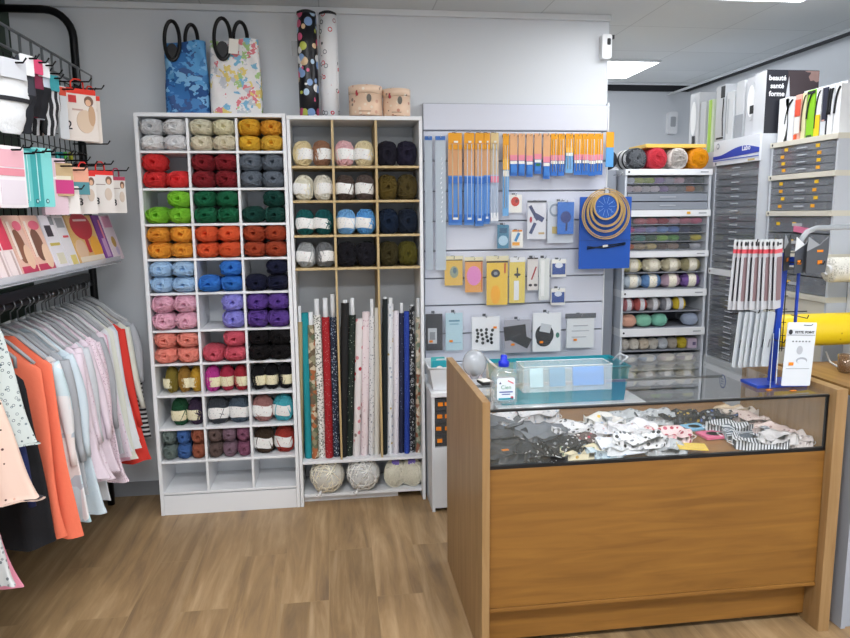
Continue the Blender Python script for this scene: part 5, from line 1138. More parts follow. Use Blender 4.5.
for i, (x0, x1, yt, X, ztop, m, lb) in enumerate((
    (688.5, 698.5, 94, 2.32, TT, BW, 'leftmost tall white box with rounded window and black mark'),
    (699, 706, 102, 2.32, TT, BW, 'white box left of the lime green edged box'),
    (706.5, 713, 100, 2.32, TT, mat('DDEAD0', .5), 'white box with lime green edge'),
    (714, 724, 86, 2.29, BT, BW, 'white box with black top patch above blue header'),
    (724.5, 733, 92, 2.29, BT, mat('D4D8DC', .5), 'white clear sided box above the blue header'),
    (733.5, 743, 82, 2.29, BT, mat('CFD3D8', .5), 'grey white box with grey lower half'),
    (743.5, 757, 78, 2.29, BT, BW, 'white box with large oval window and black spot'))):
    yb_ = at((x0+x1)/2, 200, X=X); 
    # find pixel of cabinet top at this place: walk with the geometry instead
    a = at(x0, 140, X=X); b = at(x1, 136, X=X); L = abs(a.y-b.y)-.004; h = at((x0+x1)/2, yt, X=X).z-ztop
    o = empty('carton', lb, 'box', (X, a.y, ztop), -PI/2, 'pattern boxes on the right hand cabinets')
    g = G(); g.b2((.003, 0, .0005), (L-.006, .26, h), [BW, mat('BCC1C8', .5), m, mat('C2C6CC', .5), m, m, mat('C9CCD2', .5)][i])
    g.build('box_body', o, bev=.004)
    g = G()
    if i in (0, 6): g.ell((L*.45, h*.6), L*.36, h*.33, -.0025, -.001, mat('C6CAD0', .4)); g.ell((L*.45, h*.6), L*.28, h*.27, -.0035, -.002, mat('EEF0F2', .4)); g.box((L*.55, -.004, h*.25 if i == 0 else h*.45), (L*.28, .002, h*.14), DARK)
    elif i == 1: g.box((L*.8, -.002, h*.5), (L*.1, .002, h*.7), mat('D0D4D8', .5))
    elif i == 2: g.box((L*.45, -.002, h*.5), (L*.45, .002, h*.98), mat('A4D04A', .5))
    elif i == 3: g.box((L*.75, -.002, h*.87), (L*.4, .002, h*.2), DARK); g.box((L*.6, -.002, h*.07), (L*.7, .002, h*.03), DARK); g.tube([(L*.9, -.003, h*.1), (L*.8, -.003, h*.4), (L*.85, -.003, h*.75)], .003, DARK, 5)
    elif i == 4: g.box((L*.3, -.002, h*.5), (L*.12, .002, h*.7), mat('B9BEC4', .5))
    elif i == 5: g.box((L*.5, -.002, h*.22), (L*.9, .002, h*.4), mat('9CA1A8', .5))
    g.build('printed_panel', o)
# big dark box with lettering, its long side faces the camera
a = at(757, 138, X=2.31); tz = at(767, 69, Y=3.2).z
XA = at(767.5, 69, Y=3.5).x; XBb = at(819, 77, Y=3.5).x
ob = empty('large_carton', 'large dark box with white lettering and blurred brown picture', 'box', (XA, 3.5, BT)); h = at(793, 70, Y=3.5).z-BT
g = G(); g.b2((0, 0, .0005), (XBb-XA, .10, h), mat('2A2C34', .4)); g.b2((-.002, .002, .0005), (-.0, .098, h-.002), BW); wB = XBb-XA
g.box((wB*.7, -.001, h*.5), (wB*.6, .002, h*.98), ramp_cells(['6A5450', '4A3A3A', '8A706A', '3A3034'], 7, noise=.2)); g.prism([(wB*.3, h*.1), (wB*.5, h*.1), (wB*.42, h*.9)], -.003, -.0015, mat('B9BCC2', .5)); 
for k, s_ in enumerate(('beauté', 'santé', 'forme')): add_text(g, s_, .036, mat('E4E6EA', .5), T((wB*.2, -.003, h*.87-.04*k)), .0008)
g.build('box_body', ob)
for i, (x0, x1, yt, hx, lb) in enumerate((
    (763.5, 775, 100, 'E4E7EB', 'white rounded box at the left end above cream drawers'), (775.5, 786, 98, 'E0E3E8', 'white box with one black arc above cream drawers'), (786.5, 793.5, 95, 'D9A89A', 'narrow box with coral upper patch and dark arc'),
    (794, 799, 93, 'D8D4A8', 'narrow cream box with curved dark handle print'), (799.5, 808.5, 90, '84C41E', 'bright lime green box among white boxes'), (809, 815.5, 88, 'E8EBEE', 'white box with yellow lower half'), (816, 822, 87, '23263A', 'narrow white box with broad navy band'),
    (822.5, 829, 85, 'E4E7EB', 'white box with two black arcs'), (829.5, 837, 83, 'E8EAED', 'white box with a single thin black arc at right'))):
    X = 2.335; q0, q1 = [772.5+(x-763.5)*66/73.5 for x in (x0, x1)]; a = at(q0, 140, X=X); b = at(q1, 137, X=X); L = abs(a.y-b.y)-.003; h = at((x0+x1)/2, yt+2, X=X).z-DT
    o = empty('carton', lb, 'box', (X, min(a.y, 3.48), DT), -PI/2, 'pattern boxes on the right hand cabinets')
    dp = .22 if a.y > 3.2 else .22
    g = G(); g.b2((0, 0, .0005), (L, .22, h), mat(hx, .5)); g.build('box_body', o, bev=.002)
    g = G(); K = DARK
    def arc(x, r0, wd, m=K, a0=100, a1=175):
        P = [(x+L*r0+L*r0*1.0*math.cos(R(t_)), -.003, h*.35+h*.6*math.sin(R(t_))) for t_ in range(a0, a1, 9)]; g.tube(P, wd, m, 6)
    if i == 0: g.ell((L*.5, h*.45), L*.42, h*.42, -.003, -.001, mat('EEF0F2', .4))
    elif i == 1: arc(L*.1, .9, .004)
    elif i == 2: g.box((L*.5, -.002, h*.72), (L*.9, .002, h*.35), mat('D9533A', .5)); g.box((L*.3, -.002, h*.08), (L*.5, .002, h*.14), mat('E0562A', .5)); g.box((L*.5, -.002, h*.35), (L*.9, .002, h*.35), mat('E8E6E0', .5))
    elif i == 3: arc(L*.05, 1.0, .003, mat('5A4A3A', .5), 95, 200)
    elif i == 4: arc(L*.05, .8, .004); g.box((L*.5, -.002, h*.05), (L*.7, .002, h*.08), mat('2A4A1A', .5)); g.box((L*.5, -.002, h*.95), (L*1.0, .002, h*.06), DARK)
    elif i == 5: g.box((L*.5, -.002, h*.24), (L, .002, h*.46), mat('E8C81A', .5)); arc(L*.05, .9, .003, K, 95, 200)
    elif i == 6: g.box((L*.5, -.002, h*.17), (L, .002, h*.3), BW); g.box((L*.5, -.003, h*.34), (L*.5, .002, h*.03), mat('D9A89A', .5))
    elif i == 7: arc(L*.0, .55, .005); arc(L*.45, .55, .005)
    elif i == 8: arc(L*.1, .9, .005)
    if len(g.v) == 0: g.box((L*.5, -.002, h*.5), (L*.6, .002, h*.5), BW)
    g.build('printed_panel', o)
ob = empty('large_carton', 'large plain white box at the right end above the drawers', 'box', (2.47, 2.86, 1.9415))
ob.location = (at(840, 130, Y=3.03).x+.02, 3.03, 1.9405); g = G(); g.b2((0, 0, .0005), (.42, .3, at(845, 80, Y=3.03).z-1.9405), BW); g.b2((.0, -.001, .13), (.42, 0, .132), mat('C4C8CC', .5)); g.build('box_body', ob, bev=.003)

# ================================================================== LEFT RACK
GX = -1.225      # plane of the wire grid
rk = empty('display_rack', 'black wall rack with wire grid, peg hooks, package shelf and garment rail', 'display rack', (GX, 3.75, 0))
BKM = mat('141518', .4, .4); CHR = mat('8A8E92', .3, .8)
def rl(v): return (v[0]-GX, v[1]-3.75, v[2])
def rt(g, P, r, m=BKM, seg=8, **k): return g.tube([rl(p) for p in P], r, m, seg, **k)
g = G(); P = [(-1.575, 3.79, 2.56)]
for k in range(8): a = R(90-90*k/7); P.append((GX-.02-.13+.13*math.cos(a), 3.79, 2.43+.13*math.sin(a)))
P += [(GX-.02, 3.79, 1.2), (GX-.02, 3.79, 0)]
rt(g, P, .019, seg=12); g.build('post', rk)
g = G(); P = [(-1.575, 1.9, 2.56)]
for k in range(8): a = R(90-90*k/7); P.append((GX-.02-.13+.13*math.cos(a), 1.9, 2.43+.13*math.sin(a)))
P += [(GX-.02, 1.9, 0)]
rt(g, P, .019, seg=12); g.build('post', rk)
g = G(); rt(g, [(GX+.02, 1.9, 2.268), (GX+.02, 3.70, 2.268)], .006, CHR); rt(g, [(GX+.02, 1.9, 2.19), (GX+.02, 3.70, 2.19)], .006, CHR); rt(g, [(GX+.02, 3.70, 2.268), (GX+.05, 3.79, 2.25), (GX+.05, 3.745, 2.12), (GX, 3.79, 2.09)], .005, CHR)
for k in range(17): y = 1.98+k*.107; g.box(rl((GX+.02, y, 2.229)), (.008, .010, .075), CHR)
g.build('ladder_bar', rk)
g = G()
z = 1.37
while z < 2.18: rt(g, [(GX, 1.9, z), (GX, 3.79, z)], .0025, seg=5); z += .062
y = 1.95
while y < 3.74: rt(g, [(GX, y, 1.36), (GX, y, 2.18)], .0025, seg=5); y += .062
g.build('wire_grid', rk)
RAILX, RAILZ = -1.25, 1.215
g = G(); rt(g, [(RAILX, 1.9, RAILZ), (RAILX, 3.79, RAILZ)], .015, BKM, 12); g.box(rl((RAILX, 2.82, RAILZ+.035)), (.03, 1.8, .04), BKM); g.build('garment_rail', rk)
# package shelf
LZ = 1.335; LX = -1.045
g = G(); g.b2(rl((GX+.005, 1.95, LZ)), rl((LX, 3.60, LZ+.006)), mat('C9CCD0', .3)); g.b2(rl((LX-.002, 1.95, LZ-.004)), rl((LX, 3.60, LZ+.028)), clear('E4E6EA', .35, .1)); g.build('package_shelf', rk)
def peg(y, z, L=.19):
    g = G(); rt(g, [(GX, y, z), (GX+L, y, z), (GX+L+.012, y, z+.016)], .0032, seg=6); g.build('peg_hook', rk)
def lpack(name, cat, label, px, ytop, ybot, X, w, m, deco=(), yaw=70, tab=None, th=.012, group=None, text=None, sock=None, pegit=True, ring=False):
    """packet hanging from a peg of the left rack, front turned to the shop"""
    a = at(px, ytop, X=X); b = at(px, ybot, X=X); h = a.z-at(px, ybot, Y=a.y).z
    o = empty(name, label, cat, (X, a.y, a.z), 0, group, rot=(0, 0, R(yaw+rnd.uniform(-3, 3))))
    g = G(); g.rrect((0, -h/2), w, h, -th/2, th/2, .006, m)
    for d in deco:
        k, cx, cz, dw, dh, hx = d[:6]; ro = R(d[6]) if len(d) > 6 else 0
        mm = mat(hx, .5) if isinstance(hx, str) else hx
        if k == 'r': g.box((cx*w, -th/2-.0006*(1+deco.index(d)*.25), -cz*h), (dw*w, .0016, dh*h), mm, (0, ro, 0))
        else: g.ell((cx*w, -cz*h), dw*w/2, dh*h/2, -th/2-.0016-.0002*deco.index(d), -th/2, mm, 18, a=ro)
    if text: add_text(g, text[0], text[3], mat('2A2A2E', .5), T((text[1]*w, -th/2-.003, -text[2]*h)), .0006)
    g.build('printed_card', o)
    if tab:
        g = G(); g.tube([(-w*.18, 0, -.004), (-w*.17, 0, .028), (-w*.08, 0, .04), (w*.08, 0, .04), (w*.17, 0, .028), (w*.18, 0, -.004)], .0035, mat(tab, .4), 6); g.box((0, -.0, -h*.045), (w*.98, th+.004, h*.1), mat(tab, .4)); g.build('hanging_tab', o)
    if pegit: peg(a.y, a.z+(.030 if tab else -.012), X-GX+.05)
    return o, w, h
# shelf packs (lean on the grid)
def spack(px0, px1, yt, yb, label, base, deco, X=-1.075, lean=-16, group='hosiery packets on the package shelf'):
    a = at(px0, yb, X=X); b = at(px1, yb, X=X); w = b.y-a.y-.004; cy = (a.y+b.y)/2; h = .225
    o = empty('hosiery_packet', label, 'hosiery packet', (X+.012, cy, LZ+.0075), 0, group, rot=(R(lean), 0, R(90))); o.rotation_mode = 'XYZ'
    g = G(); th = .012; g.rrect((0, h/2), w, h, -th/2, th/2, .004, base if not isinstance(base, str) else mat(base, .4))
    for i, d in enumerate(deco):
        k, cx, cz, dw, dh, hx = d[:6]; ro = R(d[6]) if len(d) > 6 else 0; mm = mat(hx, .45)
        if k == 'r': g.box((cx*w, -th/2-.0004-.0003*i, cz*h), (dw*w, .0016, dh*h), mm, (0, ro, 0))
        else: g.ell((cx*w, cz*h), dw*w/2, dh*h/2, -th/2-.001-.0003*i, -th/2, mm, 20, a=ro)
    g.build('printed_card', o)
    return o
spack(-40, -4, 210, 276, 'red topped hosiery packet cut by the photo\'s left edge', 'D9A9AE', (('r', 0, .75, .9, .5, 'C94A5E'),))
spack(-3, 8, 212, 275, 'narrow red and white hosiery packet, first on the package shelf', 'E6D6D6', (('r', 0, .72, .95, .5, 'CF3F58'), ('r', .2, .25, .15, .4, 'B9A4A0')))
spack(8.5, 19, 212, 274, 'narrow red and white hosiery packet, second on the package shelf', 'E6D6D6', (('r', 0, .72, .95, .5, 'CF3F58'), ('r', .2, .25, .15, .4, 'B9A4A0')))
spack(20, 36, 212, 271, 'pink hosiery packet with oval leg picture, nearer of two', 'E0B9A9', (('r', 0, .1, .98, .16, 'B93A5A'), ('e', -.1, .5, .62, .55, '8A5A48'), ('e', .2, .32, .5, .4, 'E6BFA4'), ('e', .15, .83, .5, .16, 'E06A82'), ('r', -.35, .6, .12, .6, 'E9DAD0')))
spack(36.5, 53, 212, 268, 'pink hosiery packet with oval leg picture, farther of two', 'E6BBA9', (('r', 0, .1, .98, .16, 'B93A5A'), ('e', -.05, .5, .6, .55, '7A5246'), ('e', .25, .3, .5, .42, 'EAC6AC'), ('e', .1, .83, .6, .16, 'E06A82'), ('r', -.38, .6, .1, .6, 'E9DAD0')))
spack(54, 66, 215, 265, 'white and lilac hosiery packet with small dark photo', 'E6E2EA', (('r', -.1, .72, .5, .2, '2F2A38'), ('r', 0, .48, .8, .05, 'C9B458'), ('r', .1, .22, .6, .2, 'D9D4C0'), ('r', .35, .9, .3, .15, '8A8E94')))
spack(66.5, 77, 216, 263, 'white hosiery packet with red line and yellow patch', 'E2DFE4', (('r', .1, .6, .5, .04, 'D03A4A'), ('r', 0, .86, .7, .18, '9A9EA4'), ('r', .1, .15, .5, .2, 'D9C87A')))
spack(78, 103, 217, 260, 'wide hosiery packet with red wine glass shape on amber', 'D9B070', (('e', 0, .78, .8, .55, 'B5283A'), ('r', 0, .42, .12, .35, 'B5283A'), ('e', -.3, .32, .4, .4, 'E0BFA0'), ('e', .3, .32, .4, .5, 'E8A93A'), ('r', 0, .13, .95, .1, 'E9DCC8'), ('r', 0, .9, .5, .04, 'E8C9C4')))
spack(104, 111, 215, 258, 'narrow purple hosiery packet near the shelf end', '7E3F94', (('r', 0, .3, .5, .4, 'C9A0C4'), ('r', .2, .7, .2, .4, 'E08A9A')))
spack(111.5, 121, 213, 257, 'pale pink hosiery packet with flower, at the shelf end', 'E6D4DC', (('e', 0, .4, .4, .25, 'C9A050'), ('r', 0, .85, .8, .25, 'DF9AB8'), ('e', .1, .2, .3, .2, 'C9B9D4')))
# top row
SOCK = lambda c1: None
def sock(label, px, yt, yb, X, w, c_card, c_a, c_b, yaw=65, split=.45, band=None):
    a = at(px, yt, X=X); h = a.z-at(px, yb, Y=a.y).z
    o = empty('sock_pair', label, 'socks', (X, a.y, a.z), 0, 'socks hanging on the top pegs', rot=(0, 0, R(yaw)))
    g = G()
    def fn(u, v):
        t_ = 2*PI*u; k = .75+.3*math.sin(v*PI*.9+.3)*(1 if v > .3 else .8)
        if v in (0, 1): k *= .7
        x = w/2*k*math.cos(t_)+(.012*math.sin(v*5)); y = .016*k*math.sin(t_)+.003*math.sin(v*22)
        return (x, y, -h*v)
    g.grid(fn, 20, 18, c_a, closeu=True); g.add([fn(k/20, 1) for k in range(20)], [list(range(20))], c_a); g.add([fn(k/20, 0) for k in range(20)][::-1], [list(range(20))], c_a); g.build('sock_leg', o)
    if c_b:
        g = G()
        def fb(u, v):
            q = Vector(fn(u, split+(1-split)*v*.98)); q.x *= 1.03; q.y *= 1.12; return q
        g.grid(fb, 20, 8, c_b, closeu=True); g.build('sock_foot', o)
    if band: g = G(); g.grid(lambda u, v: (Vector(fn(u, .50+.06*v)).x*1.06, Vector(fn(u, .50+.06*v)).y*1.25, -h*(.50+.06*v)), 20, 3, band, closeu=True); g.build('dark_band', o)
    g = G(); g.rrect((0, -h*.12), w*.8, h*.26, -.024, -.020, .004, c_card); g.build('paper_label', o)
    peg(a.y, a.z-.008, X-GX+.05); return o
sock('white fleecy sock with a dark band at the photo\'s left edge', 7, 60, 134, -1.08, .13, mat('C9CCD2', .6), mat('DADCDE', .9, bump=.8, bscale=80), None, band=mat('2A2B30', .8))
sock('charcoal sock with white label, behind the white fleecy sock', 21, 56, 134, -1.06, .07, mat('E4E6E8', .6), mat('3A3C44', .9), mat('1E2026', .9), split=.5)
sock('black sock with pink top label on the top pegs', 31, 60, 118, -1.06, .065, mat('D84A72', .5), mat('7A2A44', .9), mat('17181E', .9), split=.5)
sock('black sock with white patterned label on the top pegs', 38, 63, 120, -1.05, .065, mat('E2E4E8', .5), mat('B9C4D2', .9), mat('17181E', .9), split=.42)
sock('black and white striped long sock below the pink label', 35, 70, 136, -1.12, .08, mat('C9CCD2', .6), stripes('1A1B20', 'DADCE0', 38, 'X', .45), None)
sock('teal topped black and white striped sock on the top pegs', 47, 76, 136, -1.08, .08, mat('3A9AA4', .5), stripes('1A1B20', 'DADCE0', 34, 'X', .4), None)
lpack('hosiery_packet', 'hosiery packet', 'narrow translucent white packet left of the one marked 2', 60, 86, 139, -1.08, .045, mat('D4D8DC', .4), (('r', 0, .1, .9, .16, 'D9503A'),), 62, group='hosiery packets with size numbers')
WOM = (('r', -.18, .2, .22, .14, 'C93A3A'), ('e', .28, .22, .26, .2, '7A5A48'), ('e', .26, .25, .16, .13, 'E0B494'), ('e', .15, .62, .5, .45, 'DCC4AC'), ('e', .34, .5, .2, .4, 'C9A484'), ('r', -.05, .4, .3, .03, 'C9A9A0'))
lpack('hosiery_packet', 'hosiery packet', 'large hosiery packet marked 2 with seated woman and red hanger', 77, 89, 141, -1.06, .15, mat('E6DCD4', .4), WOM, 42, 'E23A28', text=('2', -.32, .72, .05), group='hosiery packets with size numbers')
lpack('hosiery_packet', 'hosiery packet', 'cream printed packet just right of the one marked 2', 90, 96, 143, -1.03, .075, mat('E0D6CC', .4), (('e', 0, .3, .6, .25, 'A98A78'), ('e', 0, .65, .6, .4, 'D4BBA4')), 40, 'E23A28', group='hosiery packets with size numbers')
# middle row
lpack('clothing_bag', 'packet', 'clear bag of folded pink knitwear at the photo\'s left edge', 4, 146, 208, -1.07, .12, mat('E2DDE0', .4), (('r', 0, .2, .9, .28, 'DDA9B4'), ('r', 0, .42, .9, .12, 'D98A98'), ('r', 0, .75, .85, .4, 'D9D0D8')), 68, th=.04)
for i, (px, X) in enumerate(((19, -1.10), (29, -1.08), (39, -1.06))):
    lpack('clothing_bag', 'packet', ['first turquoise garment packet, nearest the pink bag', 'second turquoise garment packet, in the middle', 'third turquoise garment packet, rightmost and largest'][i], px, 150-i, 207, X, .065+.008*i, mat(['6FC4C4', '3FA4A6', '7FD0CE'][i], .35, bump=.4, bscale=20), (('e', .1, .9, .16, .08, '23606C'), ('e', .1, .9, .09, .045, 'BFE4E4'), ('r', -.3, .5, .04, .8, 'C4E8E8')), 60, th=.02, group='turquoise garment packets')
lpack('clothing_bag', 'packet', 'pale pink garment packet behind the turquoise packets', 51, 158, 215, -1.09, .11, mat('E6CBD6', .4), (('r', 0, .35, .9, .04, 'F2E8EC'),), 60, th=.02)
lpack('hosiery_packet', 'hosiery packet', 'tan and magenta packet right of the pale pink bag', 58.5, 163, 196, -1.07, .10, mat('C9AE84', .4), (('r', 0, .72, .98, .42, 'C93A80'), ('r', .1, .45, .6, .12, 'E4DCC8')), 45)
lpack('hosiery_packet', 'hosiery packet', 'peach packet with dusty teal lower corner', 71, 167, 195, -1.05, .13, mat('E8A88E', .4), (('r', .25, .76, .5, .46, '4E8A94'), ('r', -.25, .78, .48, .42, 'D04A8A'), ('r', -.2, .42, .45, .2, 'E9E0D0')), 42)
for i, (px, yt, yb, w, tab, lb) in enumerate(((68.5, 186, 214, .075, None, 'short white hosiery packet marked 3, below the tan packet'), (83, 172, 214, .095, 'E2302A', 'white hosiery packet marked 3, second from the left'), (100, 171, 213, .11, 'E8342C', 'white hosiery packet marked 3 with woman and red hanger'), (116, 177, 213, .08, 'B9405E', 'rightmost white hosiery packet marked 3 with dark pink tab'))):
    lpack('hosiery_packet', 'hosiery packet', lb, px, yt, yb, -1.06+.012*i, w, mat('E9E4E0', .4), () if i == 0 else (('e', .3, .22, .26, .2, '7A5A48'), ('e', .29, .25, .16, .13, 'E0B494'), ('e', .25, .55, .3, .3, 'D9C8B8'), ('r', -.1, .32, .5, .02, '9A8A84')), 42, tab, text=('3', -.22, .72, .042), group='white hosiery packets marked 3')
for i, (px, hx, lb) in enumerate(((57, '3FB4B0', 'tiny teal clip hanging on the middle grid'), (65, '5AD04A', 'tiny green clip hanging on the middle grid'), (70.5, 'C9D03A', 'tiny yellow green clip hanging on the middle grid'), (61, '2E8A94', 'tiny dark teal clip hanging on the middle grid'))):
    lpack('size_clip', 'clip', lb, px, 152, 160, -1.15, .014, mat(hx, .4), (), 60, th=.01, group='coloured clips on the grid')
for (y, z) in ((3.05, 2.12), (3.25, 2.10), (3.45, 2.12), (2.8, 2.12), (2.9, 1.80), (3.1, 1.81), (3.3, 1.80), (3.5, 1.79), (3.6, 1.9), (2.7, 1.8)): peg(y, z, .16)
g = G(); g.b2((0, 0, 0), (.02, .75, .5), mat('2F4638', .7)); o = g.build('green_board', None, (-1.575, 2.5, .95)); tag(o, 'dark green board on the wall behind the rack, far left', 'board')

# ---------------- hangers and garments
def hanger(y, x=RAILX, z=RAILZ, label='', hx='8E9296', sh=.19, drop=.09, tilt=0, grp='hangers on the garment rail', zoff=0):
    o = empty('clothes_hanger', label, 'hanger', (x, y, z-.06-zoff), tilt, grp)
    g = G(); g.tube([(.0, 0, .0), (0, 0, .035), (.012, 0, .045), (.021, 0, .058), (.019, 0, .073), (.008, 0, .081), (-.006, 0, .082), (-.018, 0, .072), (-.021, 0, .06)], .0028, CHR, 6); g.build('hook', o)
    g = G(); m = mat(hx, .4)
    for s in (-1, 1): g.tube([(0, 0, 0), (s*.03, 0, -.012), (s*.08, 0, -.042), (s*.13, 0, -.09), (s*sh, 0, -drop)], [.006, .006, .007, .007, .006], m, 8)
    g.tube([(-sh*.95, 0, -drop), (0, 0, -drop-.008), (sh*.95, 0, -drop)], .004, m, 6)
    g.build('arms', o); return o
def garment(y, mt, label, hem=.30, sh=.185, hw=.27, x=RAILX, zt=1.085, name='blouse', cat='garment', sl=.42, slm=None, neck=.07, dp=.013, seed=0, yaw=0, hx='8E9296', hl='', skew=.0, nosleeve=False, grp='blouses hanging on the garment rail', hemtilt=0.0, hang=True, collar=None):
    rn = random.Random(seed+11); ph = [rn.uniform(0, 6.28) for _ in range(4)]
    o = empty(name, label, cat, (x, y, hem), yaw, grp); H = zt-hem
    g = G(); zs = 1-.105/H
    def hwf(v):     # v 0 hem .. 1 neck
        if v > zs: k = (v-zs)/(1-zs); return sh+(neck-sh)*k**.8
        k = v/zs; return hw+(sh-hw)*k**.7+.008*math.sin(6*k+ph[3])*(1-k)
    def fn(u, v):
        t_ = 2*PI*u; W = hwf(v); c, s_ = math.cos(t_), math.sin(t_)
        X = W*(abs(c)**.8)*(1 if c > 0 else -1); fall = (1-v)
        Y = dp*(abs(s_)**.7)*(1 if s_ > 0 else -1)*(1+.9*fall); Y += (.010*math.sin(X*38+ph[0])+.006*math.sin(X*70+ph[1]+v*3))*(.15+fall)
        X += skew*fall
        return (X, Y, H*v+hemtilt*X*(1 if v < .02 else 0)+(.006*math.sin(X*30+ph[2]) if v < .02 else 0))
    g.grid(fn, 44, 22, mt, closeu=True); g.add([fn(k/44, 1) for k in range(44)], [list(range(44))], mt)
    g.add([Vector(fn(k/44, .012)) for k in range(44)][::-1], [list(range(44))], mat('3A3A40', .9)); g.build('body', o)
    if not nosleeve:
        for s in (-1, 1):
            g = G(); P = []; rr = []
            for k in range(9):
                v = k/8; P.append((s*(sh-.008+.05*v+.008*math.sin(v*4+ph[0]))+skew*v*.6, -.004+.008*math.sin(v*5+ph[1]), (H-.112)-sl*v)); rr.append(.016+.012*math.sin(PI*min(1, v*1.1+.1))-.003*v)
            g.tube(P, rr, slm or mt, 12); g.build('sleeve', o)
    if collar: g = G(); g.tube([(neck*.9*math.cos(a), .018*math.sin(a), H-.002) for a in [2*PI*k/16 for k in range(16)]], .005, collar, 6, closed=True); g.build('collar', o)
    if hang: hanger(y, x, RAILZ, hl or 'hanger under the '+label.split(',')[0], hx, sh-.02, .125, yaw)
    return o
CORAL = mat('F07A5C', .85, bump=.3); RED = mat('D63A30', .85, bump=.3)
PLAID = ramp_cells(['C9DDE4', 'E4E4E6', 'A9CBD4', 'D4D0D0', '8FC0C6', 'E6DEDC', 'B9C4CE'], 7, (1, .3, 1), metric='CHEBYCHEV')
LPK = mat('E2D3DE', .85, bump=.3); LPK2 = dots('E4D6E0', ['C9A9BC', 'D4BBCB'], 60, .2); PDOT = dots('E6D4DE', ['8A6A80', 'B48AA4', 'A97A94'], 150, .27)
WHT = mat('DFE3E6', .85, bump=.3); WBL = mat('CBD9E2', .85, bump=.3); CRG = mat('DCDFD4', .85, bump=.3); PK2 = mat('D9A9BE', .85, bump=.3); GRYC = mat('A9ACB2', .85, bump=.3)
MNT = dots('CBD4D2', ['5A6A70', '6F8088', '4A5A62'], 60, .3, ring=.2); PCH = dots('E6C9B9', ['5A3A34', 'B98A7A', 'D9A994'], 34, .14); GDOT = dots('C4C6C6', ['6A6E72', '8A8E90'], 60, .3)
BW = STRB = stripes('E0E0E0', '23252A', 42, 'Z', .5)
DK = mat('17181D', .9, bump=.3)
gl = [ # y, material, label, hem, kwargs
 (2.62, CORAL, 'coral orange long blouse, nearer of two', .37, dict(hw=.225, nosleeve=True)), (2.70, CORAL, 'coral orange long blouse, farther of two', .33, dict(hw=.24, nosleeve=True, hl='hanger behind the first coral blouse')),
 (2.85, GRYC, 'grey blouse mostly hidden behind the plaid shirt', .44, dict(hw=.24)), (2.77, PLAID, 'pastel blue and grey plaid shirt', .36, dict(hw=.275)), (2.90, WBL, 'pale blue blouse just behind the plaid shirt', .33, dict(hw=.27)),
 (2.97, LPK, 'plain pale pink blouse behind the pale blue one', .46, dict(hw=.27)), (3.03, LPK2, 'pale pink blouse with faint sprigs', .42, dict(hw=.275)), (3.08, mat('C9CED4', .85), 'pale grey long top below the pink blouses', .31, dict(hw=.235)),
 (3.13, LPK, 'second plain pale pink blouse, mid rail', .43, dict(hw=.265)), (3.18, PDOT, 'pale pink blouse with dense mauve dots, nearer one', .40, dict(hw=.275)), (3.235, PDOT, 'pale pink blouse with dense mauve dots, farther one', .34, dict(hw=.285, hl='hanger under the farther mauve dotted blouse')),
 (3.285, GRYC, 'grey lilac blouse behind the dotted pink ones', .45, dict(hw=.25)), (3.33, LPK2, 'faint sprigged pink blouse behind the dotted ones', .42, dict(hw=.26, nosleeve=True)), (3.375, PK2, 'mid pink narrow blouse', .38, dict(hw=.245, nosleeve=True)),
 (3.415, WHT, 'white blouse right after the mid pink one', .42, dict(hw=.25, nosleeve=True)), (3.455, CRG, 'pale green white blouse near the red one', .36, dict(hw=.26, nosleeve=True)), (3.495, WHT, 'long white blouse near the red one', .40, dict(hw=.255, nosleeve=True, hl='hanger under the long white blouse')), (3.53, WBL, 'thin pale blue blouse touching the red one', .45, dict(hw=.25, nosleeve=True)),
 (3.575, RED, 'bright red tunic near the far rail end', .31, dict(hw=.285, sl=.5, sh=.2)), (3.625, CRG, 'cream short top behind the red tunic', .72, dict(hw=.25, sh=.20)), (3.665, GRYC, 'grey sleeved top with round cuff behind red tunic', .78, dict(hw=.24, sh=.21, sl=.3)), (3.705, STRB, 'black and white striped long top, last on the rail', .40, dict(hw=.275, sh=.2)),
]
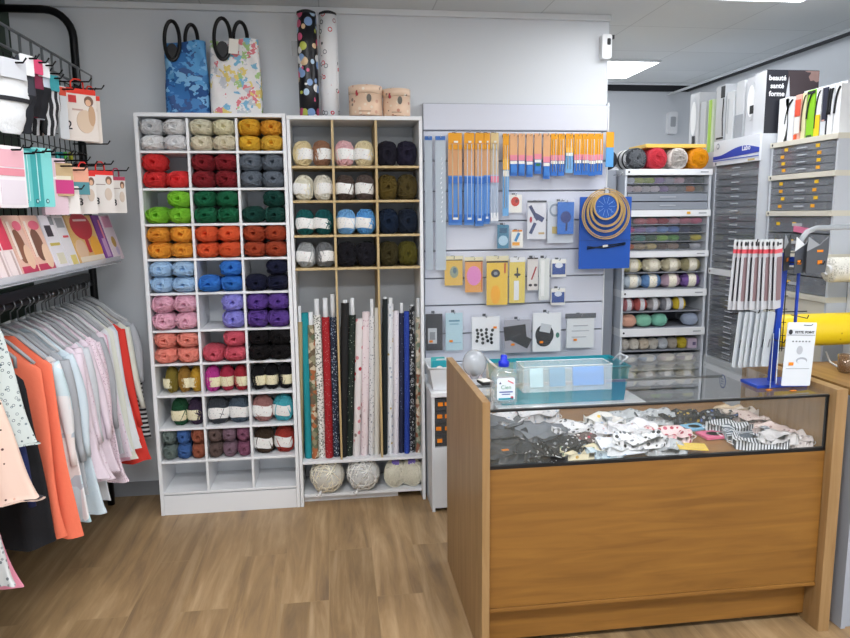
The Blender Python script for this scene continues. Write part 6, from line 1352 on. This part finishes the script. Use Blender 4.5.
for i, (y, m, lb, hem, kw) in enumerate(gl):
    garment(y, m, lb, hem, seed=i, slm=m, dp=.010, hx=['9EA2A6', 'A9ACB0', 'C4C7CA'][i % 3], zt=1.115+.008*math.sin(i*2.3), x=RAILX+.006*math.sin(i*1.7), **kw)
garment(2.55, DK, 'black trousers hanging in front of the coral blouses', .37, sh=.15, hw=.18, seed=40, name='trousers', cat='trousers', nosleeve=True, dp=.018, grp=None, skew=.03)
garment(2.40, MNT, 'pale grey mint tunic printed with small circles', .775, x=-1.235, sh=.15, hw=.235, seed=41, zt=1.30, name='tunic', dp=.012, nosleeve=True, grp=None, hang=False, hemtilt=.12)
hanger(2.40, -1.235, RAILZ+.245, 'hanger under the pale grey mint tunic', sh=.13, grp=None)
garment(2.47, mat('1E2A5A', .85), 'navy blue garment glimpsed behind the mint tunic', .70, x=-1.26, sh=.14, hw=.16, seed=42, name='blouse', dp=.012, grp=None)
garment(2.31, PCH, 'peach nightdress with small dark dots, left edge', .615, x=-1.22, sh=.15, hw=.255, seed=43, zt=1.085, name='nightdress', dp=.02, grp=None, nosleeve=True, hemtilt=.12)
garment(2.13, GDOT, 'grey patterned garment at the photo\'s lower left', .435, x=-1.24, sh=.15, hw=.255, seed=44, zt=.98, name='nightdress', dp=.016, grp=None, nosleeve=True, hang=True)
garment(2.22, mat('D98AA0', .85), 'dusty pink hem below the grey patterned garment', .38, x=-1.26, sh=.14, hw=.24, seed=45, zt=1.05, name='nightdress', dp=.01, grp=None, nosleeve=True, hang=True)
g = G(); rt(g, [(RAILX, 2.40, RAILZ+.245), (RAILX+.03, 2.40, RAILZ+.245)], .004); rt(g, [(GX, 2.40, RAILZ+.27), (GX-.02, 2.40, RAILZ+.25), (GX+.02, 2.40, RAILZ+.262)], .005); g.build('peg_hook', rk)

# ================================================================== WORLD, VIEW
w = bpy.data.worlds.new('world'); sc.world = w; w.use_nodes = True
bg = w.node_tree.nodes['Background']; bg.inputs[0].default_value = (.84, .88, .93, 1); bg.inputs[1].default_value = .95
sc.view_settings.view_transform = 'Standard'; sc.view_settings.look = 'None'; sc.view_settings.exposure = 0.68; sc.view_settings.gamma = 1; sc.view_settings.use_curve_mapping = False
